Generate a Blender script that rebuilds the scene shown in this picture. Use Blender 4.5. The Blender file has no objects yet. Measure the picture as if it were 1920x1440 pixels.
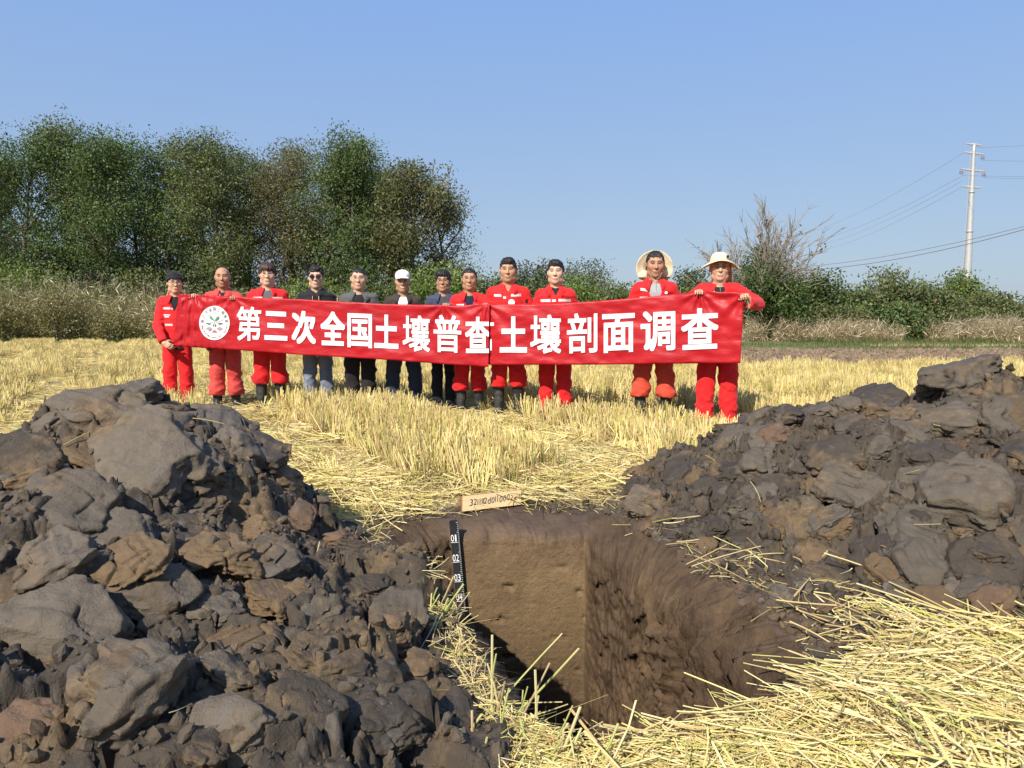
import bpy, bmesh, math, random
import numpy as np
from mathutils import Vector, Matrix, Euler
from mathutils.bvhtree import BVHTree

R = math.radians
scene = bpy.context.scene
COL = scene.collection

# ---------------------------------------------------------------- camera, sky, sun, exposure
CAM_H, FOC, PITCH = 1.08, 1400.0, R(4.9)          # focal length in pixels of the 1920 px wide photograph
cam_data = bpy.data.cameras.new('camera')
cam_data.sensor_width = 36.0
cam_data.lens = 36.0 * FOC / 1920.0
cam_data.clip_start, cam_data.clip_end = 0.05, 3000.0
cam = bpy.data.objects.new('camera', cam_data)
COL.objects.link(cam)
cam.location = (0, 0, CAM_H)
cam.rotation_euler = (R(90) - PITCH, 0, 0)
scene.camera = cam

SUN_EL, SUN_AZ = R(40), R(27)                      # shadows run away from the camera and to the right
sun_dir = Vector((math.sin(SUN_AZ) * math.cos(SUN_EL), math.cos(SUN_AZ) * math.cos(SUN_EL), -math.sin(SUN_EL)))  # way the light travels
world = bpy.data.worlds.new('World'); scene.world = world; world.use_nodes = True
wn, wl = world.node_tree.nodes, world.node_tree.links
bg = wn['Background']
sky = wn.new('ShaderNodeTexSky'); sky.sky_type = 'NISHITA'; sky.sun_disc = False
sky.sun_elevation = SUN_EL
sky.sun_rotation = math.atan2(-sun_dir.x, -sun_dir.y)
sky.altitude = 60.0; sky.air_density = 1.1; sky.dust_density = 1.2; sky.ozone_density = 2.0
haze_mix = wn.new('ShaderNodeMix'); haze_mix.data_type = 'RGBA'; haze_mix.inputs[0].default_value = 0.75   # thin even veil over the whole sky
sky_tc = wn.new('ShaderNodeTexCoord'); sky_sep = wn.new('ShaderNodeSeparateXYZ'); sky_ramp = wn.new('ShaderNodeValToRGB')   # paler, greyer air towards the horizon all round
sky_ramp.color_ramp.elements[0].position = 0.0; sky_ramp.color_ramp.elements[0].color = (0.36, 0.455, 0.56, 1)
sky_ramp.color_ramp.elements[1].position = 0.42; sky_ramp.color_ramp.elements[1].color = (0.225, 0.40, 0.79, 1)
sky_gain = wn.new('ShaderNodeMix'); sky_gain.data_type = 'RGBA'; sky_gain.blend_type = 'MULTIPLY'; sky_gain.inputs[0].default_value = 1.0; sky_gain.inputs[7].default_value = (10, 10, 10, 1)
wl.new(sky_tc.outputs['Generated'], sky_sep.inputs[0]); wl.new(sky_sep.outputs[2], sky_ramp.inputs[0]); wl.new(sky_ramp.outputs[0], sky_gain.inputs[6]); wl.new(sky_gain.outputs[2], haze_mix.inputs[7])
wl.new(sky.outputs[0], haze_mix.inputs[6]); wl.new(haze_mix.outputs[2], bg.inputs[0]); bg.inputs[1].default_value = 0.080
sun_data = bpy.data.lights.new('sun', 'SUN'); sun_data.energy = 5.0; sun_data.angle = R(0.55); sun_data.color = (1.0, 0.93, 0.82)
sun = bpy.data.objects.new('sun', sun_data); COL.objects.link(sun)
sun.rotation_euler = sun_dir.to_track_quat('-Z', 'Y').to_euler()
sun.location = (-10, -20, 20)
vs = scene.view_settings
vs.view_transform = 'Standard'; vs.look = 'None'; vs.exposure = 0.58; vs.gamma = 1.0; vs.use_curve_mapping = False
scene.cycles.use_denoising = True
scene.cycles.max_bounces = 6
scene.cycles.transparent_max_bounces = 8

# ---------------------------------------------------------------- pixel helpers (a pixel is only a direction)
def ray(px, py):
    x = (px - 960.0) / FOC; u = -(py - 720.0) / FOC
    c, s = math.cos(PITCH), math.sin(PITCH)
    return np.array([x, c + u * s, u * c - s])
CAMP = np.array([0, 0, CAM_H])
def at_y(px, py, Y):
    d = ray(px, py); return CAMP + d * (Y / d[1])
def at_z(px, py, z=0.0):
    d = ray(px, py); return CAMP + d * ((z - CAM_H) / d[2])

# ---------------------------------------------------------------- noise in numpy
def _hash(ix, iy, iz, seed):
    h = (ix.astype(np.int64) * 374761393 + iy.astype(np.int64) * 668265263 + iz.astype(np.int64) * 2147483647 + seed * 974634777)
    h = (h ^ (h >> 13)) & 0xffffffff
    h = (h * 1274126177) & 0xffffffff
    h = h ^ (h >> 16)
    return (h & 0xffffff).astype(np.float32) / float(0xffffff) * 2 - 1
def noise3(p, seed=0):
    p = np.asarray(p, dtype=np.float32)
    i = np.floor(p).astype(np.int64); f = p - i
    f = f * f * f * (f * (f * 6 - 15) + 10)
    x, y, z = i[..., 0], i[..., 1], i[..., 2]; fx, fy, fz = f[..., 0], f[..., 1], f[..., 2]
    def L(a, b, t): return a + (b - a) * t
    x00 = L(_hash(x, y, z, seed), _hash(x + 1, y, z, seed), fx)
    x10 = L(_hash(x, y + 1, z, seed), _hash(x + 1, y + 1, z, seed), fx)
    x01 = L(_hash(x, y, z + 1, seed), _hash(x + 1, y, z + 1, seed), fx)
    x11 = L(_hash(x, y + 1, z + 1, seed), _hash(x + 1, y + 1, z + 1, seed), fx)
    return L(L(x00, x10, fy), L(x01, x11, fy), fz)
def fbm(p, octaves=4, seed=0, gain=0.5, lac=2.03):
    p = np.asarray(p, dtype=np.float32); a, s, t = 1.0, 0.0, 0.0
    for o in range(octaves):
        s = s + a * noise3(p, seed + o * 17); t += a; a *= gain; p = p * lac + 3.1
    return s / t
def worley2(x, y, cell, seed):
    """nearest jittered cell: distance, second distance, cell centre and a cell id hash"""
    gx, gy = np.floor(x / cell), np.floor(y / cell)
    best = np.full(x.shape, 1e9); sec = best.copy(); cx = np.zeros(x.shape); cy = np.zeros(x.shape)
    for dx in (-1, 0, 1):
        for dy in (-1, 0, 1):
            ax, ay = gx + dx, gy + dy
            z = np.zeros_like(ax)
            px = (ax + 0.5 + 0.45 * _hash(ax, ay, z, seed)) * cell
            py = (ay + 0.5 + 0.45 * _hash(ax, ay, z, seed + 5)) * cell
            d = np.hypot(x - px, y - py)
            nb = d < best
            sec = np.where(nb, best, np.minimum(sec, d))
            cx = np.where(nb, px, cx); cy = np.where(nb, py, cy); best = np.where(nb, d, best)
    return best, sec, cx, cy
def smoothstep(a, b, x):
    t = np.clip((x - a) / (b - a), 0, 1); return t * t * (3 - 2 * t)

# ---------------------------------------------------------------- mesh helpers
def mesh_from(name, verts, faces, smooth=True, colors=None, attrs=None):
    """faces: one (n,k) array or a list of such arrays; colors: (nverts,3|4) point colours named Col"""
    verts = np.asarray(verts, dtype=np.float32).reshape(-1, 3)
    if not isinstance(faces, (list, tuple)): faces = [faces]
    faces = [np.asarray(f, dtype=np.int32) for f in faces if len(f)]
    me = bpy.data.meshes.new(name)
    me.vertices.add(len(verts)); me.vertices.foreach_set('co', verts.ravel())
    if faces:
        loops = np.concatenate([f.ravel() for f in faces])
        tot = np.concatenate([np.full(len(f), f.shape[1], dtype=np.int32) for f in faces])
        start = np.concatenate([[0], np.cumsum(tot)[:-1]]).astype(np.int32)
        me.loops.add(len(loops)); me.loops.foreach_set('vertex_index', loops)
        me.polygons.add(len(tot)); me.polygons.foreach_set('loop_start', start)
        me.polygons.foreach_set('use_smooth', np.full(len(tot), bool(smooth)))
    if colors is not None:
        c = np.ones((len(verts), 4), dtype=np.float32); colors = np.asarray(colors); c[:, :colors.shape[1]] = colors
        a = me.color_attributes.new('Col', 'FLOAT_COLOR', 'POINT'); a.data.foreach_set('color', c.ravel())
    for k, v in (attrs or {}).items():
        a = me.attributes.new(k, 'FLOAT', 'POINT'); a.data.foreach_set('value', np.asarray(v, dtype=np.float32))
    me.update(calc_edges=True); me.validate()
    return me
def obj(name, me, mat=None, parent=None, label=None, cat=None, group=None, kind=None, loc=None, rot=None):
    o = bpy.data.objects.new(name, me); COL.objects.link(o)
    if mat is not None and me is not None and not me.materials: me.materials.append(mat)
    if parent is not None: o.parent = parent
    if loc is not None: o.location = loc
    if rot is not None: o.rotation_euler = rot
    if label: o['label'] = label
    if cat: o['category'] = cat
    if group: o['group'] = group
    if kind: o['kind'] = kind
    return o
class MB:
    """collects vertex and face blocks for ONE mesh"""
    def __init__(s): s.v, s.f, s.c, s.n = [], {}, [], 0
    def add(s, v, faces, col=None):
        v = np.asarray(v, dtype=np.float32).reshape(-1, 3)
        for f in (faces if isinstance(faces, (list, tuple)) else [faces]):
            f = np.asarray(f, dtype=np.int32)
            if len(f): s.f.setdefault(f.shape[1], []).append(f + s.n)
        s.v.append(v); s.n += len(v)
        c = np.ones((len(v), 3), dtype=np.float32) * (np.array(col) if col is not None else 1.0)
        s.c.append(c)
    def box(s, c, d, col=None, rot=None):
        c = np.array(c, float); h = np.array(d, float) / 2
        v = np.array([[x, y, z] for x in (-1, 1) for y in (-1, 1) for z in (-1, 1)]) * h
        if rot is not None: v = v @ np.array(Euler(rot).to_matrix()).T
        s.add(v + c, np.array([[0, 1, 3, 2], [4, 6, 7, 5], [0, 4, 5, 1], [2, 3, 7, 6], [0, 2, 6, 4], [1, 5, 7, 3]]), col)
    def tube(s, pts, radii, sides=8, col=None, caps=True):
        pts = np.asarray(pts, float); n = len(pts); radii = np.broadcast_to(np.asarray(radii, float), (n,))
        t = np.gradient(pts, axis=0); t /= np.linalg.norm(t, axis=1)[:, None] + 1e-12
        ref = np.array([0, 0, 1.0]) if abs(t[0][2]) < 0.9 else np.array([1.0, 0, 0])
        u = np.cross(t, ref); u /= np.linalg.norm(u, axis=1)[:, None] + 1e-12; w = np.cross(t, u)
        a = np.arange(sides) / sides * 2 * np.pi
        v = pts[:, None] + radii[:, None, None] * (np.cos(a)[None, :, None] * u[:, None] + np.sin(a)[None, :, None] * w[:, None])
        k = np.arange(sides); k2 = (k + 1) % sides
        f = [np.stack([i * sides + k, i * sides + k2, (i + 1) * sides + k2, (i + 1) * sides + k], 1) for i in range(n - 1)]
        fs = [np.concatenate(f)]
        if caps: fs.append(np.array([k[::-1], (n - 1) * sides + k]))
        s.add(v.reshape(-1, 3), fs, col)
    def lathe(s, prof, sides=24, col=None, center=(0, 0, 0), sx=1, sy=1):
        prof = np.asarray(prof, float); n = len(prof); a = np.arange(sides) / sides * 2 * np.pi
        v = np.stack([prof[:, 0][:, None] * np.cos(a) * sx, prof[:, 0][:, None] * np.sin(a) * sy, np.repeat(prof[:, 1][:, None], sides, 1)], 2)
        k = np.arange(sides); k2 = (k + 1) % sides
        f = np.concatenate([np.stack([i * sides + k, i * sides + k2, (i + 1) * sides + k2, (i + 1) * sides + k], 1) for i in range(n - 1)])
        s.add(v.reshape(-1, 3) + np.array(center), f, col)
    def mesh(s, name, smooth=False, colors=True):
        return mesh_from(name, np.concatenate(s.v), [np.concatenate(x) for x in s.f.values()], smooth, np.concatenate(s.c) if colors else None)
    def build(s, name, mat, parent=None, smooth=False, **k): return obj(name, s.mesh(name, smooth), mat, parent, **k)
def empty(name, loc, rz=0, label=None, cat=None, group=None):
    e = obj(name, None, None, None, label, cat, group, None, loc, (0, 0, rz)); e.empty_display_size = 0.2; return e

def surface_nets(F, xs, ys, zs):
    """one continuous surface where the field F crosses zero on a grid"""
    s = F < 0
    nx, ny, nz = F.shape
    cs = [(a, b, c) for a in (0, 1) for b in (0, 1) for c in (0, 1)]
    cnt = sum(s[a:nx - 1 + a, b:ny - 1 + b, c:nz - 1 + c].astype(np.int8) for a, b, c in cs)
    m = (cnt > 0) & (cnt < 8)
    I, J, K = np.nonzero(m); n = len(I)
    idx = np.full(m.shape, -1, dtype=np.int32); idx[I, J, K] = np.arange(n)
    acc = np.zeros((n, 3)); w = np.zeros(n)
    for a in cs:
        for ax in range(3):
            if a[ax]: continue
            b = list(a); b[ax] = 1
            fa = F[I + a[0], J + a[1], K + a[2]]; fb = F[I + b[0], J + b[1], K + b[2]]
            cr = (fa < 0) != (fb < 0)
            t = np.where(cr, fa / np.where(cr, fa - fb, 1), 0)
            pa = np.stack([xs[I + a[0]], ys[J + a[1]], zs[K + a[2]]], 1); pb = np.stack([xs[I + b[0]], ys[J + b[1]], zs[K + b[2]]], 1)
            acc += np.where(cr[:, None], pa + (pb - pa) * t[:, None], 0); w += cr
    V = acc / w[:, None]
    faces = []
    for ax in range(3):
        sl0 = [slice(None)] * 3; sl1 = [slice(None)] * 3; sl0[ax] = slice(0, -1); sl1[ax] = slice(1, None)
        A, B = s[tuple(sl0)], s[tuple(sl1)]
        i, j, k = np.nonzero(A != B)
        q = [i, j, k]; o1, o2 = [(1, 2), (2, 0), (0, 1)][ax]
        ok = (q[o1] >= 1) & (q[o2] >= 1) & (q[o1] < m.shape[o1]) & (q[o2] < m.shape[o2])
        q = [c[ok] for c in q]; inside = A[q[0], q[1], q[2]]
        def cell(d1, d2):
            c = [x.copy() for x in q]; c[o1] = c[o1] - d1; c[o2] = c[o2] - d2
            return idx[c[0], c[1], c[2]]
        f = np.stack([cell(1, 1), cell(0, 1), cell(0, 0), cell(1, 0)], 1)
        f = np.where(inside[:, None], f, f[:, ::-1])
        faces.append(f[(f >= 0).all(1)])
    return V, np.concatenate(faces)

def straws(P, D, L, Rad, bend, nseg=3, nside=3, flat=1.0, taper=0.85):
    """many thin stems as one block of arrays: start, direction, length, radius, bend vector"""
    n = len(P); D = D / np.linalg.norm(D, axis=1)[:, None]
    ref = np.where(np.abs(D[:, 2:3]) < 0.8, np.array([[0, 0, 1.0]]), np.array([[1.0, 0, 0]]))
    U = np.cross(D, ref); U /= np.linalg.norm(U, axis=1)[:, None]; W = np.cross(D, U)
    t = np.linspace(0, 1, nseg + 1)
    C = P[:, None] + D[:, None] * (L[:, None] * t[None])[..., None] + bend[:, None] * (t ** 2)[None, :, None]
    rad = Rad[:, None] * (1 - (1 - taper) * t)[None]
    a = np.arange(nside) / nside * 2 * np.pi
    V = C[:, :, None] + rad[:, :, None, None] * (np.cos(a)[None, None, :, None] * U[:, None, None] + flat * np.sin(a)[None, None, :, None] * W[:, None, None])
    base = (np.arange(n) * (nseg + 1) * nside)
    k = np.arange(nside if nside > 2 else 1); k2 = (k + 1) % nside
    f = np.concatenate([np.stack([i * nside + k, i * nside + k2, (i + 1) * nside + k2, (i + 1) * nside + k], 1) for i in range(nseg)])
    Fq = (base[:, None, None] + f[None]).reshape(-1, 4)
    tt = np.broadcast_to(t[None, :, None], V.shape[:3]).reshape(-1)
    sid = np.broadcast_to(np.arange(n)[:, None, None], V.shape[:3]).reshape(-1)
    return V.reshape(-1, 3), Fq, tt, sid

# ---------------------------------------------------------------- materials
class Mat:
    def __init__(s, name, rough=0.7, spec=0.3):
        s.m = bpy.data.materials.new(name); s.m.use_nodes = True
        s.n, s.l = s.m.node_tree.nodes, s.m.node_tree.links
        s.b = s.n['Principled BSDF']; s.out = s.n['Material Output']
        s.b.inputs['Roughness'].default_value = rough
        s.b.inputs['Specular IOR Level'].default_value = spec
    def node(s, t, **k):
        x = s.n.new(t)
        for a, v in k.items(): setattr(x, a, v)
        return x
    def put(s, sock, v):
        if hasattr(v, 'links'): s.l.new(v, sock)
        elif v is not None: sock.default_value = v
    def coord(s, kind='Object', scale=(1, 1, 1)):
        c = s.node('ShaderNodeTexCoord'); mp = s.node('ShaderNodeMapping'); mp.inputs['Scale'].default_value = scale
        s.l.new(c.outputs[kind], mp.inputs['Vector']); return mp.outputs[0]
    def wpos(s, scale=(1, 1, 1)):
        g = s.node('ShaderNodeNewGeometry'); mp = s.node('ShaderNodeMapping'); mp.inputs['Scale'].default_value = scale
        s.l.new(g.outputs['Position'], mp.inputs['Vector']); return mp.outputs[0]
    def noise(s, vec, scale=5, detail=4, rough=0.55, dist=0.0):
        x = s.node('ShaderNodeTexNoise'); s.l.new(vec, x.inputs['Vector'])
        x.inputs['Scale'].default_value = scale; x.inputs['Detail'].default_value = detail; x.inputs['Roughness'].default_value = rough; x.inputs['Distortion'].default_value = dist
        return x.outputs['Fac']
    def ramp(s, fac, stops):
        r = s.node('ShaderNodeValToRGB'); el = r.color_ramp.elements
        while len(el) < len(stops): el.new(0.5)
        for e, (p, c) in zip(el, stops): e.position = p; e.color = (*c, 1) if len(c) == 3 else c
        s.l.new(fac, r.inputs[0]); return r.outputs[0]
    def mix(s, fac, a, b, mode='MIX'):
        x = s.node('ShaderNodeMix', data_type='RGBA', blend_type=mode)
        s.put(x.inputs[0], fac); s.put(x.inputs[6], a if hasattr(a, 'links') else (*a, 1)); s.put(x.inputs[7], b if hasattr(b, 'links') else (*b, 1))
        return x.outputs[2]
    def math(s, op, a, b=None):
        x = s.node('ShaderNodeMath', operation=op); s.put(x.inputs[0], a)
        if b is not None: s.put(x.inputs[1], b)
        return x.outputs[0]
    def maprange(s, v, a, b, c=0.0, d=1.0):
        x = s.node('ShaderNodeMapRange'); s.put(x.inputs[0], v)
        for i, q in enumerate((a, b, c, d)): x.inputs[i + 1].default_value = q
        return x.outputs[0]
    def attr(s, name='Col', out='Color'):
        x = s.node('ShaderNodeAttribute', attribute_name=name); return x.outputs[out]
    def objinfo(s, out): return s.node('ShaderNodeObjectInfo').outputs[out]
    def color(s, c):
        s.put(s.b.inputs['Base Color'], c if hasattr(c, 'links') else (*c, 1)); return s
    def bump(s, h, strength=0.5, dist=0.01):
        x = s.node('ShaderNodeBump'); s.put(x.inputs['Height'], h); x.inputs['Strength'].default_value = strength; x.inputs['Distance'].default_value = dist
        prev = s.b.inputs['Normal']
        if prev.is_linked: s.l.new(prev.links[0].from_socket, x.inputs['Normal'])
        s.l.new(x.outputs[0], prev); return s
def scaled(m, c, v):
    """colour c times a value socket"""
    return m.mix(1.0, c, m.ramp(v, [(0, (0, 0, 0)), (1, (1, 1, 1))]), 'MULTIPLY')

def simple(name, c, rough=0.7, spec=0.3, var=0.12, scale=30, bump=0.0, bscale=80, metal=0.0):
    m = Mat(name, rough, spec); v = m.coord('Object')
    n = m.noise(v, scale, 4)
    a = tuple(max(0, x * (1 - var)) for x in c); b = tuple(min(1, x * (1 + var)) for x in c)
    m.color(m.ramp(n, [(0.3, a), (0.7, b)])); m.b.inputs['Metallic'].default_value = metal
    if bump: m.bump(m.noise(v, bscale, 3), bump, 0.004)
    return m.m

# clay and clods: tint comes from the object's own colour
def clay_mat():
    m = Mat('clay', 0.62, 0.35)
    w = m.wpos(); o = m.coord('Object')
    tint = m.objinfo('Color')
    n1 = m.noise(w, 3.2, 5, 0.6, 0.4); n2 = m.noise(w, 22, 5, 0.65); n3 = m.noise(w, 9, 4, 0.6, 0.6)
    och = m.ramp(n2, [(0.3, (0.10, 0.066, 0.034)), (0.7, (0.185, 0.125, 0.065))])
    c = m.mix(m.maprange(n1, 0.52, 0.62, 0.0, 0.8), tint, och)
    c = m.mix(m.maprange(n3, 0.60, 0.68, 0.0, 0.55), c, (0.135, 0.118, 0.098))
    v = m.ramp(n2, [(0.25, (0.74, 0.74, 0.74)), (0.75, (1.18, 1.18, 1.18))])
    m.color(m.mix(1.0, c, v, 'MULTIPLY'))
    m.put(m.b.inputs['Roughness'], m.maprange(n3, 0.3, 0.7, 0.52, 0.8))
    so = m.coord('Object', (3, 34, 3))
    m.bump(m.noise(so, 2.2, 3, 0.6), 0.3, 0.010)
    m.bump(m.noise(w, 30, 7, 0.74), 0.8, 0.018)
    rm = m.node('ShaderNodeTexNoise', noise_type='RIDGED_MULTIFRACTAL'); m.l.new(m.wpos((1, 1, 1.6)), rm.inputs['Vector']); rm.inputs['Scale'].default_value = 11; rm.inputs['Detail'].default_value = 8; rm.inputs['Roughness'].default_value = 0.62
    m.bump(rm.outputs['Fac'], 0.55, 0.022)
    cr = m.node('ShaderNodeTexVoronoi', feature='DISTANCE_TO_EDGE'); cr.inputs['Scale'].default_value = 17
    dn = m.node('ShaderNodeTexNoise'); dn.inputs['Scale'].default_value = 9; m.l.new(w, dn.inputs['Vector'])
    mx = m.node('ShaderNodeMix', data_type='VECTOR'); mx.inputs[0].default_value = 0.12; m.l.new(w, mx.inputs[4]); m.l.new(dn.outputs['Color'], mx.inputs[5])
    m.l.new(mx.outputs[1], cr.inputs['Vector'])
    m.bump(m.maprange(cr.outputs['Distance'], 0.0, 0.05, 0.0, 1.0), 0.12, 0.006)
    return m.m
M_CLAY = clay_mat()

def straw_mat(name, hue=1.0):
    m = Mat(name, 0.55, 0.3)
    c = m.attr('Col'); r = m.objinfo('Random')
    v = m.ramp(r, [(0.0, (0.8, 0.78, 0.72)), (0.5, (1.0, 1.0, 1.0)), (1.0, (1.1, 1.12, 1.0))])
    col = m.mix(1.0, c, v, 'MULTIPLY'); m.color(col)
    tr = m.node('ShaderNodeBsdfTranslucent'); m.l.new(col, tr.inputs[0])
    mx = m.node('ShaderNodeMixShader'); mx.inputs[0].default_value = 0.22
    m.l.new(m.b.outputs[0], mx.inputs[1]); m.l.new(tr.outputs[0], mx.inputs[2]); m.l.new(mx.outputs[0], m.out.inputs[0])
    return m.m
M_STRAW = straw_mat('straw')

def leaf_mat(name):
    m = Mat(name, 0.5, 0.35)
    col = m.attr('Col'); m.color(col)
    tr = m.node('ShaderNodeBsdfTranslucent'); m.l.new(m.mix(1.0, col, (1.1, 1.25, 0.6), 'MULTIPLY'), tr.inputs[0])
    mx = m.node('ShaderNodeMixShader'); mx.inputs[0].default_value = 0.3
    m.l.new(m.b.outputs[0], mx.inputs[1]); m.l.new(tr.outputs[0], mx.inputs[2]); m.l.new(mx.outputs[0], m.out.inputs[0])
    return m.m
M_LEAF = leaf_mat('leaf')
M_BARK = simple('bark', (0.115, 0.098, 0.08), 0.9, 0.2, 0.35, 12, 0.4, 40)
M_TWIG = simple('pale_bark', (0.24, 0.205, 0.165), 0.9, 0.2, 0.25, 12)
def vcol(name, rough=0.7, spec=0.3, bump=0.0, bscale=200):
    m = Mat(name, rough, spec); m.color(m.attr('Col'))
    if bump: m.bump(m.noise(m.coord('Object'), bscale, 3), bump, 0.003)
    return m.m
M_VCOL = vcol('painted')

def scatter(name, pts, rots, scls, picks, protos, mat, label, kind='stuff', cat=None):
    """instances of a few small meshes on many points: ONE object of stuff"""
    c = bpy.data.collections.new(name + '_pieces')
    for i, me in enumerate(protos):
        o = bpy.data.objects.new('%s_piece_%02d' % (name, i), me); c.objects.link(o)
        if not me.materials: me.materials.append(mat)
    me = bpy.data.meshes.new(name); n = len(pts)
    me.vertices.add(n); me.vertices.foreach_set('co', np.asarray(pts, np.float32).ravel())
    a = me.attributes.new('rot', 'FLOAT_VECTOR', 'POINT'); a.data.foreach_set('vector', np.asarray(rots, np.float32).ravel())
    a = me.attributes.new('scl', 'FLOAT_VECTOR', 'POINT'); s = np.asarray(scls, np.float32)
    if s.ndim == 1: s = np.repeat(s[:, None], 3, 1)
    a.data.foreach_set('vector', s.ravel())
    a = me.attributes.new('pick', 'INT', 'POINT'); a.data.foreach_set('value', np.asarray(picks, np.int32))
    ng = bpy.data.node_groups.new(name, 'GeometryNodeTree')
    ng.interface.new_socket('Geometry', in_out='INPUT', socket_type='NodeSocketGeometry')
    ng.interface.new_socket('Geometry', in_out='OUTPUT', socket_type='NodeSocketGeometry')
    N, L = ng.nodes, ng.links
    gi, go = N.new('NodeGroupInput'), N.new('NodeGroupOutput')
    ci = N.new('GeometryNodeCollectionInfo'); ci.inputs['Collection'].default_value = c
    ci.inputs['Separate Children'].default_value = True; ci.inputs['Reset Children'].default_value = True
    ip = N.new('GeometryNodeInstanceOnPoints'); ip.inputs['Pick Instance'].default_value = True
    def na(nm, t):
        x = N.new('GeometryNodeInputNamedAttribute'); x.data_type = t; x.inputs['Name'].default_value = nm
        return [q for q in x.outputs if q.enabled and q.name == 'Attribute'][0]
    er = N.new('FunctionNodeEulerToRotation')
    L.new(na('rot', 'FLOAT_VECTOR'), er.inputs[0]); L.new(er.outputs[0], ip.inputs['Rotation'])
    L.new(na('scl', 'FLOAT_VECTOR'), ip.inputs['Scale']); L.new(na('pick', 'INT'), ip.inputs['Instance Index'])
    L.new(gi.outputs[0], ip.inputs['Points']); L.new(ci.outputs[0], ip.inputs['Instance']); L.new(ip.outputs[0], go.inputs[0])
    o = obj(name, me, None, None, label, cat, None, kind)
    md = o.modifiers.new('scatter', 'NODES'); md.node_group = ng
    return o
# ---------------------------------------------------------------- ground with the pit cut into it
PIT_C = np.array([0.30, 2.95])
OUTER = np.array([(-0.62, 3.95), (-0.35, 4.02), (0.1, 4.10), (0.50, 4.04), (0.64, 3.60), (0.79, 3.05), (0.88, 2.60), (0.93, 2.22), (0.84, 1.96), (0.66, 1.88),
                  (0.42, 1.80), (0.14, 1.74), (0.02, 1.90), (-0.10, 2.25), (-0.24, 2.75), (-0.44, 3.25), (-0.64, 3.62)])
INNER = np.array([(-0.52, 3.78), (-0.33, 3.865), (0.385, 3.85), (0.50, 3.60), (0.66, 3.05), (0.77, 2.60), (0.83, 2.14), (0.68, 1.98),
                  (0.42, 1.89), (0.16, 1.82), (0.08, 1.96), (-0.02, 2.30), (-0.18, 2.80), (-0.37, 3.25), (-0.54, 3.55)])
def poly_radius(poly, th):
    d = np.stack([np.cos(th), np.sin(th)], 1); best = np.full(len(th), 1e9)
    n = len(poly)
    for i in range(n):
        a, b = poly[i] - PIT_C, poly[(i + 1) % n] - PIT_C
        e = b - a; den = d[:, 0] * e[1] - d[:, 1] * e[0]
        den = np.where(np.abs(den) < 1e-9, 1e-9, den)
        t = (a[0] * e[1] - a[1] * e[0]) / den; u = (a[0] * d[:, 1] - a[1] * d[:, 0]) / den
        best = np.where((t > 0) & (u >= -1e-6) & (u <= 1 + 1e-6) & (t < best), t, best)
    return best
NTH = 900
TH = np.arange(NTH) / NTH * 2 * np.pi
def circ_noise(th, freq, seed): return fbm(np.stack([np.cos(th) * freq, np.sin(th) * freq, np.zeros_like(th) + seed], 1), 4, seed)
RO = poly_radius(OUTER, TH) + 0.035 * circ_noise(TH, 9, 3) + 0.006 * circ_noise(TH, 40, 5)
RI = poly_radius(INNER, TH)
RO = np.maximum(RO, RI + 0.02)
def rim_dist(x, y):
    """signed distance-like value: metres outside the pit rim"""
    dx, dy = x - PIT_C[0], y - PIT_C[1]; th = np.mod(np.arctan2(dy, dx), 2 * np.pi)
    return np.hypot(dx, dy) - np.interp(th, np.append(TH, 2 * np.pi), np.append(RO, RO[0]))
def ground_z(x, y):
    x = np.asarray(x, float); y = np.asarray(y, float)
    d = np.hypot(x, y - 2)
    near = 1 / (1 + (d / 9) ** 2)
    z = 0.035 * fbm(np.stack([x * 0.9, y * 0.9, 0 * x], -1), 3, 11) * near + 0.02 * fbm(np.stack([x * 6, y * 6, 0 * x], -1), 4, 12) * near
    rd = rim_dist(x, y)
    # cloddy shoulder between the pit and the right heap
    sh = smoothstep(0.6, 0.05, np.abs(rd)) * smoothstep(0.3, 0.8, x) * smoothstep(4.4, 3.8, y)
    z = z + sh * (0.03 + 0.05 * fbm(np.stack([x * 14, y * 14, 0 * x], -1), 4, 13))
    return z
rings = [0.0]
step = 0.012
while rings[-1] < 420:
    rings.append(rings[-1] + step); step *= 1.033
rings = np.array(rings)
rr = RO[None] + rings[:, None]
gx, gy = PIT_C[0] + rr * np.cos(TH), PIT_C[1] + rr * np.sin(TH)
gz = ground_z(gx, gy)
gz *= 1.0
NR_ = len(rings)
k = np.arange(NTH); k2 = (k + 1) % NTH
gf = np.concatenate([np.stack([i * NTH + k, (i + 1) * NTH + k, (i + 1) * NTH + k2, i * NTH + k2], 1) for i in range(NR_ - 1)])
rdv = np.repeat(rings[:, None], NTH, 1)
bare = smoothstep(0.32, 0.10, rdv + 0.10 * fbm(np.stack([gx * 5, gy * 5, 0 * gx], -1), 3, 21))
bare = np.maximum(bare, smoothstep(0.75, 0.45, rdv) * smoothstep(0.45, 0.75, gx) * smoothstep(1.95, 2.35, gy) * smoothstep(4.7, 4.1, gy))
bare = bare * np.where((gy < 2.05) & (gx < 1.3), smoothstep(0.10, 0.02, rdv), 1)
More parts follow.
